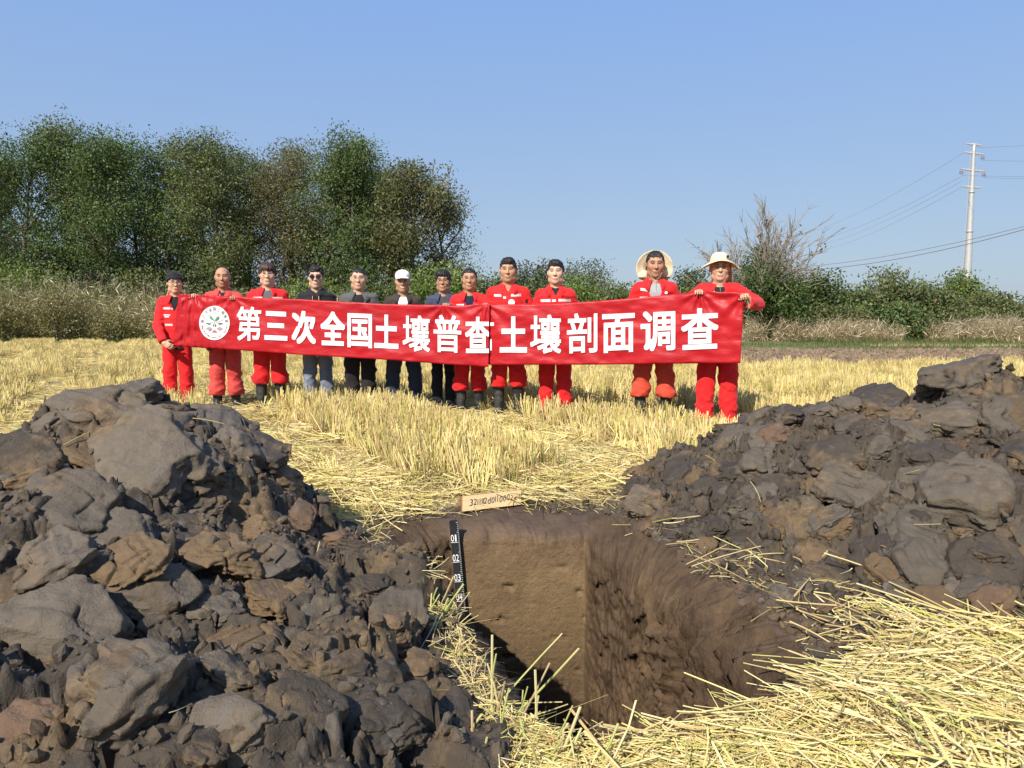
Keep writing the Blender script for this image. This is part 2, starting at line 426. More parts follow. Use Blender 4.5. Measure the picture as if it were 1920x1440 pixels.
def ground_mat():
    m = Mat('field_ground', 0.85, 0.2)
    w = m.wpos(); n1 = m.noise(w, 26, 5, 0.7); n2 = m.noise(w, 3, 4, 0.6); n3 = m.noise(m.wpos((60, 14, 30)), 3, 4, 0.7)
    soil = m.ramp(n1, [(0.25, (0.045, 0.030, 0.020)), (0.55, (0.085, 0.058, 0.040)), (0.8, (0.15, 0.11, 0.075))])
    litter = m.ramp(n3, [(0.25, (0.13, 0.095, 0.045)), (0.5, (0.34, 0.26, 0.12)), (0.75, (0.50, 0.40, 0.20))])
    bar = m.attr('bare', 'Fac')
    f = m.maprange(m.math('ADD', bar, m.math('MULTIPLY', m.math('SUBTRACT', n1, 0.5), 1.1)), 0.35, 0.62)
    m.color(m.mix(f, litter, soil))
    m.bump(n1, 0.8, 0.02); m.bump(m.noise(w, 90, 4, 0.7), 0.5, 0.006)
    return m.m
M_GROUND = ground_mat()
g_me = mesh_from('ground', np.stack([gx, gy, gz], -1).reshape(-1, 3), gf, True, attrs={'bare': bare.ravel()})
obj('ground', g_me, M_GROUND, kind='structure', label='harvested rice field of straw and stubble round an open pit', cat=None)

# pit walls and floor
PIT_D = 1.28
lv = np.concatenate([[0, 0.015, 0.03, 0.05, 0.07, 0.10, 0.13, 0.16, 0.19], np.linspace(0.21, PIT_D, 84)])
wx, wy, wz = [], [], []
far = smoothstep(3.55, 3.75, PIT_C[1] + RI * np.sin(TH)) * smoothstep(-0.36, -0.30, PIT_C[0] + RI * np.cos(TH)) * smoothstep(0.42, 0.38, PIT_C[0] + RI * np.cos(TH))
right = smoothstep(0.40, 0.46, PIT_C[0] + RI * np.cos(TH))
for d in lv:
    lip = 0.07 + 0.05 * right + 0.02 * (1 - far)
    f = np.clip(d / lip, 0, 1); e = 1 - (1 - f) ** 1.8
    r = RO * (1 - e) + RI * e - 0.05 * d * (1 - far)
    x, y = PIT_C[0] + r * np.cos(TH), PIT_C[1] + r * np.sin(TH)
    p = np.stack([x, y, 0 * x - d], 1)
    arc = np.concatenate([[0], np.cumsum(np.hypot(np.diff(PIT_C[0] + RI * np.cos(TH)), np.diff(PIT_C[1] + RI * np.sin(TH))))])
    wd_, wd2, wcx, wcy = worley2(arc + 0.05 * noise3(p * 6, 35), 0 * arc + d * 0.62 + 0.03 * noise3(p * 7, 36), 0.13, 38)
    ci, cj = np.floor(wcx * 91), np.floor(wcy * 91); zz0 = np.zeros_like(ci)
    spade = 0.24 * _hash(ci, cj, zz0, 3) * (arc - wcx) + 0.24 * _hash(ci, cj, zz0, 4) * (d * 0.62 - wcy) + 0.018 * _hash(ci, cj, zz0, 5) + 0.014 * smoothstep(0.03, 0.0, wd2 - wd_)
    rough = 0.034 * fbm(p * 10, 4, 31, 0.6) + 0.026 * fbm(p * 27, 3, 32, 0.6) + 0.022 * np.abs(fbm(p * np.array([20, 20, 12.0]), 4, 33, 0.6))
    dr = (rough + spade) * (1 - far) + far * (0.004 * fbm(p * 9, 4, 41) + 0.022 * -smoothstep(0.46, 0.66, fbm(p * np.array([11, 11, 18.0]), 2, 43)) * (d > 0.12))
    dr *= smoothstep(0.0, 0.05, np.array([d]))[0]
    topr = smoothstep(0.13, 0.04, np.array([d]))[0]
    dr = dr + topr * smoothstep(0.0, 0.03, np.array([d]))[0] * 0.05 * fbm(p * 20, 4, 44, 0.6)
    r = r - dr
    z0 = np.interp(TH, TH, gz[0])
    wx.append(PIT_C[0] + r * np.cos(TH)); wy.append(PIT_C[1] + r * np.sin(TH)); wz.append(-d + z0 * max(0, 1 - d / 0.15) + (0 if d == 0 else 0.012 * fbm(p * 20, 3, 45) * topr))
pv = np.stack([np.array(wx), np.array(wy), np.array(wz)], -1).reshape(-1, 3)
nl = len(lv)
pf = np.concatenate([np.stack([i * NTH + k, i * NTH + k2, (i + 1) * NTH + k2, (i + 1) * NTH + k], 1) for i in range(nl - 1)])[:, ::-1]
cap_i = len(pv)
pv = np.vstack([pv, [[PIT_C[0], PIT_C[1], -PIT_D - 0.02]]])
cap = np.stack([(nl - 1) * NTH + k, (nl - 1) * NTH + k2, np.full(NTH, cap_i)], 1)
def pit_mat():
    m = Mat('pit_soil', 0.72, 0.3)
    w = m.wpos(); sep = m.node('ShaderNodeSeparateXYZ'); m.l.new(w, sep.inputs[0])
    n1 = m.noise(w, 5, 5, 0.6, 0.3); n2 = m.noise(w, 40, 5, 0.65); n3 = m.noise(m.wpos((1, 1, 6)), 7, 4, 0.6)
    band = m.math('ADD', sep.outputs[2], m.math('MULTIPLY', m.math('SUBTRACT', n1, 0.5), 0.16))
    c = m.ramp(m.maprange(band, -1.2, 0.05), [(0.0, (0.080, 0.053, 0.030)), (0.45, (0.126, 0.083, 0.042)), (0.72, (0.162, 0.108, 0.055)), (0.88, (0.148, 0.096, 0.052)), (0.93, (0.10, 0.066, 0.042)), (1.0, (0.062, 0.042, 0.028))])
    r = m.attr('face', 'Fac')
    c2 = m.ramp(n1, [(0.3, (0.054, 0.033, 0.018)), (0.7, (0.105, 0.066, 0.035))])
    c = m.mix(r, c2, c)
    v = m.ramp(n2, [(0.25, (0.8, 0.8, 0.8)), (0.75, (1.15, 1.15, 1.15))]); c = m.mix(1.0, c, v, 'MULTIPLY')
    v = m.ramp(n3, [(0.3, (0.88, 0.87, 0.86)), (0.7, (1.08, 1.08, 1.08))]); c = m.mix(1.0, c, v, 'MULTIPLY')
    v = m.ramp(m.noise(w, 4.5, 6, 0.7, 0.8), [(0.32, (0.80, 0.79, 0.77)), (0.5, (1.0, 1.0, 1.0)), (0.68, (1.16, 1.15, 1.12))]); c = m.mix(1.0, c, v, 'MULTIPLY')
    m.color(c)
    m.bump(n2, 0.35, 0.012); m.bump(m.noise(w, 9, 7, 0.72, 1.0), 0.5, 0.02); m.bump(m.noise(m.wpos((1, 1, 0.7)), 24, 6, 0.72), 0.6, 0.02)
    m.bump(m.noise(m.wpos((0.6, 0.6, 9)), 9, 3, 0.6), 0.18, 0.006)
    return m.m
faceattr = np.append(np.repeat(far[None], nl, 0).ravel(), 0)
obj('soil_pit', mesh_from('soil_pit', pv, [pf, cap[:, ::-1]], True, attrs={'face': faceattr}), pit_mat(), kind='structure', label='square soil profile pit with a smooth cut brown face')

# strips beyond the stubble: turned brown soil, green verge, a far stubble strip
def strip(name, pts, mat, z, label, nx=120, ny=12, amp=0.02):
    """pts: four corners, near left, near right, far right, far left"""
    a, b, c, d = [np.array(p, float) for p in pts]
    u = np.linspace(0, 1, nx); v = np.linspace(0, 1, ny); U, V = np.meshgrid(u, v)
    P = (a[None, None] * ((1 - U) * (1 - V))[..., None] + b * (U * (1 - V))[..., None] + c * (U * V)[..., None] + d * ((1 - U) * V)[..., None])
    edge = np.minimum(1, 8 * np.minimum(V, 1 - V))
    P[..., 1] += 0.35 * fbm(np.stack([P[..., 0] * 0.8, P[..., 1] * 0.8, 0 * U], -1), 3, 51) * (1 - edge)
    Z = z + ground_z(P[..., 0], P[..., 1]) + amp * edge * (0.6 + fbm(np.stack([P[..., 0] * 4, P[..., 1] * 4, 0 * U], -1), 4, 52))
    vv = np.stack([P[..., 0], P[..., 1], Z], -1).reshape(-1, 3)
    i, j = np.meshgrid(np.arange(nx - 1), np.arange(ny - 1)); q = (j * nx + i).ravel()
    return obj(name, mesh_from(name, vv, np.stack([q, q + 1, q + nx + 1, q + nx], 1)), mat, kind='structure', label=label)
def patch_mat(name, stops, sc):
    m = Mat(name, 0.9, 0.2); w = m.wpos(); m.color(m.ramp(m.noise(w, sc, 5, 0.65), stops)); m.bump(m.noise(w, sc * 3, 4), 0.8, 0.05); return m.m
M_PLOUGH = patch_mat('turned_soil', [(0.3, (0.10, 0.068, 0.042)), (0.55, (0.20, 0.142, 0.090)), (0.75, (0.30, 0.22, 0.14))], 4)
M_VERGE = patch_mat('verge', [(0.3, (0.07, 0.085, 0.032)), (0.5, (0.13, 0.15, 0.05)), (0.72, (0.32, 0.26, 0.13))], 2.2)
M_FAR = patch_mat('far_stubble', [(0.3, (0.30, 0.24, 0.11)), (0.7, (0.52, 0.42, 0.2))], 3)
strip('turned_soil_strip', [(5.2, 16.6), (34, 17.4), (44, 27), (7.4, 26.0)], M_PLOUGH, 0.004, 'strip of freshly turned brown soil beyond the stubble', 260, 60, 0.05)
strip('verge', [(-60, 33.5), (7.4, 33.0), (7.4, 41), (-60, 42)], M_VERGE, 0.006, 'green weedy verge at the foot of the trees', 200, 16)
strip('green_strip', [(7.0, 26.0), (46, 27.0), (60, 40), (7.4, 40)], M_VERGE, 0.008, 'low green crop strip in front of the right hand shrubs', 200, 24)
strip('far_stubble_strip', [(14.5, 30), (46, 30), (52, 33.5), (15.5, 33.5)], M_FAR, 0.024, 'narrow pale stubble strip near the right hand shrubs', 120, 8)
# ---------------------------------------------------------------- clods: torn slabs of clay
GREY, DARK, OCHRE, RUST = (0.118, 0.094, 0.067), (0.064, 0.049, 0.034), (0.138, 0.090, 0.045), (0.132, 0.080, 0.047)
def clod_mesh(seed, dims, vox, kind):
    rng = np.random.default_rng(seed)
    hx, hy, hz = dims
    xs = np.arange(-hx - 0.10, hx + 0.10 + vox, vox); ys = np.arange(-hy - 0.10, hy + 0.10 + vox, vox); zs = np.arange(-hz - 0.20, hz + 0.12 + vox, vox)
    X, Y, Z = np.meshgrid(xs, ys, zs, indexing='ij')
    P = np.stack([X, Y, Z], -1).astype(np.float32)
    Wp = P + 0.05 * np.stack([noise3(P * 4, seed + 20), noise3(P * 4, seed + 21), noise3(P * 4, seed + 22)], -1)
    Xw, Yw, Zw = Wp[..., 0], Wp[..., 1], Wp[..., 2]
    bend = rng.uniform(0.05, 0.35) if kind == 'slab' else rng.uniform(-0.1, 0.25)
    Zb = Zw + bend * (X ** 2) / hx * 0.6 + rng.uniform(-0.2, 0.2) * Y * X + rng.uniform(-0.15, 0.3) * Y ** 2
    planes = [(np.array([0, 0, 1.0]) + rng.normal(0, 0.05, 3), hz), (np.array([0, 0, -1.0]) + rng.normal(0, 0.15, 3), hz + 0.06)]
    nside = rng.integers(5, 9); a0 = rng.uniform(0, 6.28)
    for i in range(nside):
        a = a0 + (i + rng.uniform(-0.35, 0.35)) * 2 * np.pi / nside
        planes.append((np.array([np.cos(a) * hy / hx, np.sin(a), rng.uniform(-0.3, 0.45)]), rng.uniform(0.72, 1.0) * hy))
    for i in range(2 if kind == 'slab' else 6):
        n = rng.normal(0, 1, 3); n[2] = abs(n[2]) * (0.6 if kind == 'slab' else 1)
        planes.append((n, rng.uniform(0.68, 0.92) * np.sqrt(((n / np.linalg.norm(n)) ** 2 * np.array([hx, hy, hz]) ** 2).sum()) * np.linalg.norm(n)))
    D = np.full(X.shape, -10.0); kk = 0.008
    for n, o in planes:
        ln = np.linalg.norm(n); d = (n[0] * Xw + n[1] * Yw + n[2] * Zb - o) / ln
        h = np.clip(0.5 + 0.5 * (d - D) / kk, 0, 1); D = D * (1 - h) + d * h + kk * h * (1 - h)
    topd = hz - Zb; side = smoothstep(0.02, 0.10, topd)                # 0 on the smeared top, 1 on the torn sides
    rag = fbm(P * np.array([8, 8, 17.0]), 4, seed + 1, 0.6)
    D = D + side * (0.075 * rag + 0.05 * (np.abs(noise3(P * np.array([5, 5, 11.0]), seed + 4)) - 0.3)) + (1 - side) * (0.010 * fbm(P * 6, 3, seed + 2))
    st = noise3(np.stack([X * 1.5 + 0.6 * Y, (Y + 0.15 * X) * (18 + 10 * rng.random()), Z * 0], -1), seed + 3)
    D = D + (1 - side) * (0.012 if kind == 'slab' else 0.004) * st
    edge = smoothstep(0.6, 1.0, np.maximum(np.abs(X) / hx, np.abs(Y) / hy))
    D = D + edge * 0.10 * np.maximum(0, noise3(np.stack([X * 9, Y * 9, Z * 3], -1), seed + 5)) + edge * 0.05 * np.maximum(0, noise3(np.stack([X * 21, Y * 21, Z * 8], -1), seed + 6))
    for q in range(2):                                               # cracks
        crk = np.abs(noise3(P * np.array([2.6, 3.4, 1.2]) + 7 * q, seed + 7 + q)); D = D + 0.07 * smoothstep(0.045, 0.0, crk) * smoothstep(-0.1, 0.25, noise3(P * 2.2, seed + 11 + q))
    V, F = surface_nets(D, xs, ys, zs)
    return mesh_from('clod', V, F, True)
CLODS = {'slab': [], 'lump': []}
for i in range(12):
    rg = np.random.default_rng(100 + i)
    CLODS['slab'].append(clod_mesh(200 + i, (0.5, rg.uniform(0.28, 0.42), rg.uniform(0.08, 0.14)), 0.0185, 'slab'))
for i in range(10):
    rg = np.random.default_rng(150 + i)
    CLODS['lump'].append(clod_mesh(300 + i, (0.5, rg.uniform(0.34, 0.46), rg.uniform(0.24, 0.36)), 0.029, 'lump'))
for l in CLODS.values():
    for me in l: me.materials.append(M_CLAY)

def bumps_height(x, y, bumps):
    h = np.full(np.shape(x), -0.25)
    for cx, cy, H, rx, ry, pw in bumps:
        r = np.sqrt(((x - cx) / rx) ** 2 + ((y - cy) / ry) ** 2)
        b = H * (1 - r ** pw); b = np.where(r > 1, -(r - 1) * 0.9 * min(rx, ry), b)
        kk = 0.10; t = np.clip(0.5 + 0.5 * (b - h) / kk, 0, 1); h = h * (1 - t) + b * t + kk * t * (1 - t)
    return h
LEFT = [(-1.74, 3.28, 0.78, 1.02, 1.05, 1.45), (-1.45, 2.35, 0.58, 1.22, 0.95, 1.3), (-0.80, 1.62, 0.33, 0.90, 0.80, 1.3), (-1.65, 1.35, 0.42, 1.0, 0.85, 1.3), (-2.6, 3.0, 0.36, 0.8, 0.9, 1.3), (-0.62, 2.55, 0.22, 0.5, 0.75, 1.3)]
RIGHT = [(2.72, 4.10, 0.76, 1.45, 1.70, 1.45), (1.55, 4.15, 0.50, 0.95, 1.30, 1.4), (2.10, 4.15, 0.63, 1.15, 1.4, 1.6), (2.15, 3.35, 0.40, 1.0, 0.95, 1.3), (3.6, 3.9, 0.62, 1.4, 1.5, 1.4), (1.0, 3.9, 0.10, 0.55, 0.7, 1.4)]
class Mound:
    def __init__(s, bumps, box, n, seed):
        x0, x1, y0, y1 = box; s.box = box
        s.xs = np.linspace(x0, x1, n); s.ys = np.linspace(y0, y1, n)
        X, Y = np.meshgrid(s.xs, s.ys, indexing='ij')
        Wx = X + 0.08 * fbm(np.stack([X * 3, Y * 3, 0 * X], -1), 3, seed + 3); Wy = Y + 0.08 * fbm(np.stack([X * 3, Y * 3, 0 * X + 9], -1), 3, seed + 4)
        h = bumps_height(X, Y, bumps)
        on = smoothstep(0.0, 0.10, h)
        for cell, tilt, off in ((0.34, 0.22, 0.05), (0.15, 0.30, 0.03), (0.065, 0.30, 0.012)):
            d, d2, cx, cy = worley2(Wx, Wy, cell, seed + int(cell * 100))
            ci, cj = np.floor(cx / cell * 7.3), np.floor(cy / cell * 7.3); z = np.zeros_like(ci)
            tx, ty, oz = _hash(ci, cj, z, seed), _hash(ci, cj, z, seed + 1), _hash(ci, cj, z, seed + 2)
            h = h + on * (tilt * (tx * (Wx - cx) + ty * (Wy - cy)) + off * oz - off * 0.9 * smoothstep(0.02, 0.0, (d2 - d) / cell * 0.2))
        h = h + on * (0.03 * fbm(np.stack([X * 9, Y * 9, h * 9], -1), 4, seed + 5) + 0.012 * fbm(np.stack([X * 34, Y * 34, h * 30], -1), 3, seed + 6))
        st = 0.085; q = (h + 0.10 * fbm(np.stack([X * 2.2, Y * 2.2, 0 * X], -1), 4, seed + 8)) / st; fr = q - np.floor(q)
        terr = (np.floor(q) + smoothstep(0.62, 0.96, fr)) * st - (q * st - h)
        h = np.where(on > 0, h * (1 - 0.75 * on) + terr * 0.75 * on, h)
        h = h + on * 0.02 * fbm(np.stack([X * 16, Y * 16, h * 9], -1), 4, seed + 9)
        rd = rim_dist(X, Y); h = np.where(rd < 0.03, np.minimum(h, -0.3), h)
        s.H = h; s.X, s.Y = X, Y; s.n = n; s.base = lambda x, y: bumps_height(x, y, bumps)
    def z(s, x, y):
        fx = np.clip((x - s.box[0]) / (s.box[1] - s.box[0]) * (s.n - 1), 0, s.n - 1.001); fy = np.clip((y - s.box[2]) / (s.box[3] - s.box[2]) * (s.n - 1), 0, s.n - 1.001)
        i, j = np.floor(fx).astype(int), np.floor(fy).astype(int); u, v = fx - i, fy - j; H = s.H
        return H[i, j] * (1 - u) * (1 - v) + H[i + 1, j] * u * (1 - v) + H[i, j + 1] * (1 - u) * v + H[i + 1, j + 1] * u * v
    def normal(s, x, y, e=0.10):
        return Vector((float(s.base(np.array(x - e), np.array(y)) - s.base(np.array(x + e), np.array(y))), float(s.base(np.array(x), np.array(y - e)) - s.base(np.array(x), np.array(y + e))), 2 * e)).normalized()
    def mesh(s, name):
        n = s.n; v = np.stack([s.X, s.Y, s.H], -1).reshape(-1, 3)
        i, j = np.meshgrid(np.arange(n - 1), np.arange(n - 1), indexing='ij'); q = (i * n + j).ravel()
        f = np.stack([q, q + n, q + n + 1, q + 1], 1)
        keep = (s.H.ravel()[f] > -0.10).any(1)
        f = f[keep]; used = np.unique(f); remap = np.full(len(v), -1); remap[used] = np.arange(len(used))
        return mesh_from(name, v[used], remap[f])
    def hit(s, px, py):
        d = ray(px, py)
        t = np.linspace(0.6, 6.5, 1200); P = CAMP[None] + d[None] * t[:, None]
        inb = (P[:, 0] > s.box[0]) & (P[:, 0] < s.box[1]) & (P[:, 1] > s.box[2]) & (P[:, 1] < s.box[3])
        zz = np.where(inb, s.z(P[:, 0], P[:, 1]), -1); zz = np.maximum(zz, 0.0)
        below = np.nonzero(P[:, 2] < zz)[0]
        return P[below[0]] if len(below) else None
def tinted(rng, ochre=0.2, rust=0.06, dim=1.0):
    r = rng.random(); b = rng.uniform(0.8, 1.18) * dim
    c = OCHRE if r < ochre else RUST if r < ochre + rust else DARK if r < ochre + rust + 0.25 else GREY
    return (c[0] * b, c[1] * b, c[2] * b, 1)
def place_clod(mound, root, kind, idx, x, y, size, yaw, tilt, rng, sink=0.35, thick=1.0, color=None, lift=0.0, pitchv=None):
    me = CLODS[kind][idx % len(CLODS[kind])]
    o = bpy.data.objects.new('clod', me); COL.objects.link(o)
    n = mound.normal(x, y)
    n = (n + Vector((rng.normal(0, tilt), rng.normal(0, tilt), 0))).normalized() if pitchv is None else Vector(pitchv).normalized()
    q = n.to_track_quat('Z', 'Y'); rot = q.to_matrix() @ Matrix.Rotation(yaw, 3, 'Z')
    hz = 0.12 if kind == 'slab' else 0.3
    z = float(mound.z(np.array(x), np.array(y)))
    o.matrix_world = Matrix.Translation(Vector((x, y, z + lift)) + n * (hz * size * thick * sink)) @ rot.to_4x4() @ Matrix.Diagonal((size, size, size * thick, 1))
    o.color = color or tinted(rng)
    return o
def crumbs(mound, root, count, rng, box, smin, smax, frame_bias=True):
    """small crumbs: one joined part of stuff"""
    base = []
    for s in range(10):
        ico = bmesh.new(); bmesh.ops.create_icosphere(ico, subdivisions=2, radius=1.0)
        v = np.array([q.co[:] for q in ico.verts]); f = np.array([[q.index for q in p.verts] for p in ico.faces]); ico.free()
        pl = np.random.default_rng(410 + s).normal(0, 1, (9, 3)); pl /= np.linalg.norm(pl, axis=1)[:, None]
        rad = np.min(np.where(v @ pl.T > 0.05, 0.62 / np.maximum(v @ pl.T, 0.05), 9), axis=1); rad = np.minimum(rad, 1.25)
        v = v * rad[:, None] * (1 + 0.35 * fbm(v * 2.4, 3, 400 + s))[:, None] * np.array([1, 0.8, 0.62]); base.append((v, f))
    B = MB()
    for i in range(count):
        x, y = rng.uniform(box[0], box[1]), rng.uniform(box[2], box[3])
        z = float(mound.z(np.array(x), np.array(y)))
        rdx = float(rim_dist(np.array(x), np.array(y)))
        if rdx < 0.02: continue
        if z < 0.0:
            if y > 4.03 and x < 0.2: continue
            if rdx > (0.5 if x > 0.45 and y < 4.0 else 0.22) or (x < 0.45 and y < 3.9) or y < 2.15 or y > 4.4: continue
            z = float(ground_z(np.array(x), np.array(y)))
        s = smin * (smax / smin) ** (rng.random() ** 2.2)
        v, f = base[rng.integers(10)]
        rot = np.array(Euler(rng.uniform(0, 6.28, 3)).to_matrix())
        B.add((v @ rot.T) * s + np.array([x, y, max(z, 0) + s * 0.25]), f)
    o = B.build('crumbs', M_CLAY, root, False); o['kind'] = 'stuff'; o.color = (*DARK, 1) if root is heap_r else (0.095, 0.073, 0.05, 1); return o
rng = np.random.default_rng(7)
mound_l = Mound(LEFT, (-3.6, 0.15, 0.35, 4.6), 430, 60)
mound_r = Mound(RIGHT, (0.35, 5.2, 2.0, 6.0), 430, 80)
heap_l = empty('soil_heap', (-1.5, 2.4, 0), 0, 'tall heap of grey clay slabs on the black ruler side of the pit', 'soil heap', None)
heap_r = empty('soil_heap', (2.4, 4.0, 0), 0, 'broad dark heap of torn clay clods beside the rough shaded pit wall', 'soil heap', None)
bpy.context.view_layer.update()
def fit_parent(o, p):
    o.parent = p; o.matrix_parent_inverse = Matrix.Translation(-p.location)
for md, rt in ((mound_l, heap_l), (mound_r, heap_r)):
    c = obj('core', md.mesh('core'), M_CLAY); c.color = (*DARK, 1); fit_parent(c, rt)  # core coloured dark: shade of the crevices between clods put into its colour

# the big slabs one can make out in the photograph: pixel, length (m), roll in the picture, tint, kind, thickness
BIG_L = [(235, 722, 0.42, 15, 'g', 's', 1.0), (330, 735, 0.22, -5, 'o', 'l', 0.9), (180, 790, 0.50, 20, 'g', 's', 1.1), (300, 800, 0.40, -25, 'g', 's', 1), (250, 860, 0.60, 12, 'g', 's', 1.1),
         (420, 790, 0.45, -45, 'g', 's', 1), (480, 850, 0.36, -40, 'd', 's', 1), (120, 960, 0.42, 30, 'g', 's', 1.1), (330, 900, 0.42, 10, 'g', 's', 1), (520, 900, 0.34, -10, 'o', 'l', 0.8),
         (560, 975, 0.26, -30, 'r', 'l', 0.9), (200, 1010, 0.34, 10, 'g', 's', 1), (100, 1050, 0.34, 30, 'g', 's', 1), (240, 1060, 0.32, 25, 'o', 's', 1), (510, 1050, 0.30, -40, 'g', 's', 0.9),
         (640, 1020, 0.2, -40, 'r', 'l', 1), (400, 1040, 0.3, -10, 'o', 's', 0.9), (120, 1190, 0.42, 22, 'g', 's', 1.3), (300, 1130, 0.32, 20, 'g', 's', 1.1), (400, 1140, 0.24, 30, 'g', 's', 1),
         (230, 1300, 0.36, 12, 'g', 's', 1.3), (460, 1210, 0.33, -20, 'o', 's', 1.0), (60, 1380, 0.26, 0, 'r', 'l', 0.9), (730, 1170, 0.18, 25, 'r', 'l', 1.0), (700, 1100, 0.24, -10, 'd', 'l', 0.8),
         (640, 1250, 0.22, -20, 'd', 'l', 0.8), (780, 1250, 0.2, -15, 'r', 'l', 0.8), (560, 1330, 0.25, 20, 'd', 's', 1), (720, 1350, 0.22, -20, 'd', 'l', 0.7), (420, 1360, 0.24, 10, 'g', 'l', 0.8), (860, 1330, 0.2, -25, 'd', 'l', 0.7),
         (50, 870, 0.36, 40, 'd', 'l', 0.8), (30, 1120, 0.3, -10, 'd', 's', 1.2), (590, 1150, 0.24, 0, 'g', 'l', 0.7)]
BIG_R = [(1800, 705, 0.50, 8, 'g', 's', 1.2), (1730, 700, 0.22, 20, 'd', 'l', 1), (1640, 730, 0.40, 10, 'd', 's', 1), (1700, 770, 0.48, 10, 'g', 's', 1.1), (1800, 800, 0.5, -12, 'g', 's', 1.2), (1890, 770, 0.34, -5, 'o', 'l', 0.7),
         (1560, 770, 0.3, 45, 'g', 's', 1), (1470, 780, 0.28, 30, 'd', 'l', 0.9), (1450, 830, 0.36, 60, 'g', 's', 1), (1380, 830, 0.36, 55, 'g', 's', 1), (1270, 880, 0.34, 40, 'd', 's', 0.8), (1650, 850, 0.2, 80, 'g', 'l', 1),
         (1560, 860, 0.34, 15, 'd', 's', 1), (1740, 870, 0.36, 0, 'd', 's', 1), (1900, 870, 0.28, 60, 'o', 'l', 0.9), (1590, 920, 0.34, 25, 'g', 's', 1.2), (1460, 920, 0.26, 10, 'd', 'l', 0.8), (1340, 930, 0.26, 20, 'd', 'l', 0.8), (1800, 920, 0.44, -8, 'g', 's', 1.2),
         (1460, 980, 0.18, 60, 'o', 'l', 1), (1510, 1000, 0.24, 15, 'o', 's', 1.3), (1570, 985, 0.18, -10, 'o', 'l', 1), (1700, 990, 0.3, 10, 'g', 's', 1), (1860, 990, 0.4, 5, 'd', 's', 1), (1720, 1020, 0.26, 30, 'g', 's', 1.2), (1540, 1045, 0.18, 20, 'o', 'l', 0.8),
         (1640, 1050, 0.22, 60, 'd', 's', 1.4), (1720, 1070, 0.26, 60, 'g', 's', 1.4), (1660, 1090, 0.2, 40, 'o', 's', 1.3), (1840, 1060, 0.32, 10, 'd', 's', 1.2), (1760, 1140, 0.22, 5, 'o', 'l', 0.9), (1850, 1130, 0.2, -10, 'r', 'l', 0.9),
         (1500, 1085, 0.14, 20, 'd', 'l', 0.8), (1590, 1095, 0.16, -10, 'd', 'l', 0.9), (1260, 1000, 0.14, 0, 'd', 'l', 0.7), (1210, 985, 0.12, 10, 'r', 'l', 0.7), (1330, 990, 0.16, -20, 'd', 'l', 0.8), (1400, 1010, 0.18, 10, 'd', 'l', 0.7), (1250, 930, 0.2, 15, 'd', 's', 1)]
TI = {'g': GREY, 'd': DARK, 'o': OCHRE, 'r': RUST}
def put_big(md, rt, lst, seed, near):
    rg = np.random.default_rng(seed)
    for i, (px, py, size, roll, t, kd, th) in enumerate(lst):
        P = md.hit(px, py)
        if P is None:
            P = md.hit(px, py + 22)
            if P is None: continue
        n = md.normal(P[0], P[1]); 
        nn = Vector((n.x * 0.9 - 0.10 + rg.normal(0, 0.16), n.y * 0.9 - 0.22 + rg.normal(0, 0.14), n.z + 0.1))
        b = rg.uniform(0.88, 1.15) * (1.0 if near else 0.82); c = TI[t]
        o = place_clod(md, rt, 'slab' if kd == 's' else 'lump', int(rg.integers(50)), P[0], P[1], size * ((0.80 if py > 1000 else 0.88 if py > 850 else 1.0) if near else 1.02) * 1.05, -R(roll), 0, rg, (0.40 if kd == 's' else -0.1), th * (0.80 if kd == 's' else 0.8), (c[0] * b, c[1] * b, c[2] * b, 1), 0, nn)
        fit_parent(o, rt)
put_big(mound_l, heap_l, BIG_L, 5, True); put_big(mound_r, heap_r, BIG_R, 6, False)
def fill(md, rt, n, box, seed, ochre, smax=0.30):
    rg = np.random.default_rng(seed); made = 0; tries = 0
    while made < n and tries < 20000:
        tries += 1
        x, y = rg.uniform(box[0], box[1]), rg.uniform(box[2], box[3]); z = float(md.z(np.array(x), np.array(y)))
        if z < 0.015 or y > box[3] - 0.3 * rg.random(): continue
        P = np.array([x, y, z]); dd = np.linalg.norm(P - CAMP)
        s = rg.uniform(0.035, 0.062) * dd * rg.choice([0.8, 1.15, 1.9], p=[0.45, 0.35, 0.2]); s = min(max(s, 0.05), smax)
        if float(rim_dist(np.array(x), np.array(y))) < s * 0.45: continue
        kd = 'slab' if rg.random() < 0.72 else 'lump'
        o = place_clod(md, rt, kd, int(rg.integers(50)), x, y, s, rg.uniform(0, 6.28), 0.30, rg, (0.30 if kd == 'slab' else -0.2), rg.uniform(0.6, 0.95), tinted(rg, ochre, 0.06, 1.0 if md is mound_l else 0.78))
        fit_parent(o, rt); made += 1
fill(mound_l, heap_l, 250, (-3.2, 0.02, 0.75, 4.0), 8, 0.34)
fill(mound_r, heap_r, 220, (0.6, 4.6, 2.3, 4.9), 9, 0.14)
c = crumbs(mound_l, heap_l, 11000, rng, (-3.0, 0.1, 0.7, 4.0), 0.005, 0.034); fit_parent(c, heap_l)
c = crumbs(mound_r, heap_r, 13500, rng, (-0.6, 4.2, 2.15, 4.9), 0.006, 0.040); fit_parent(c, heap_r)

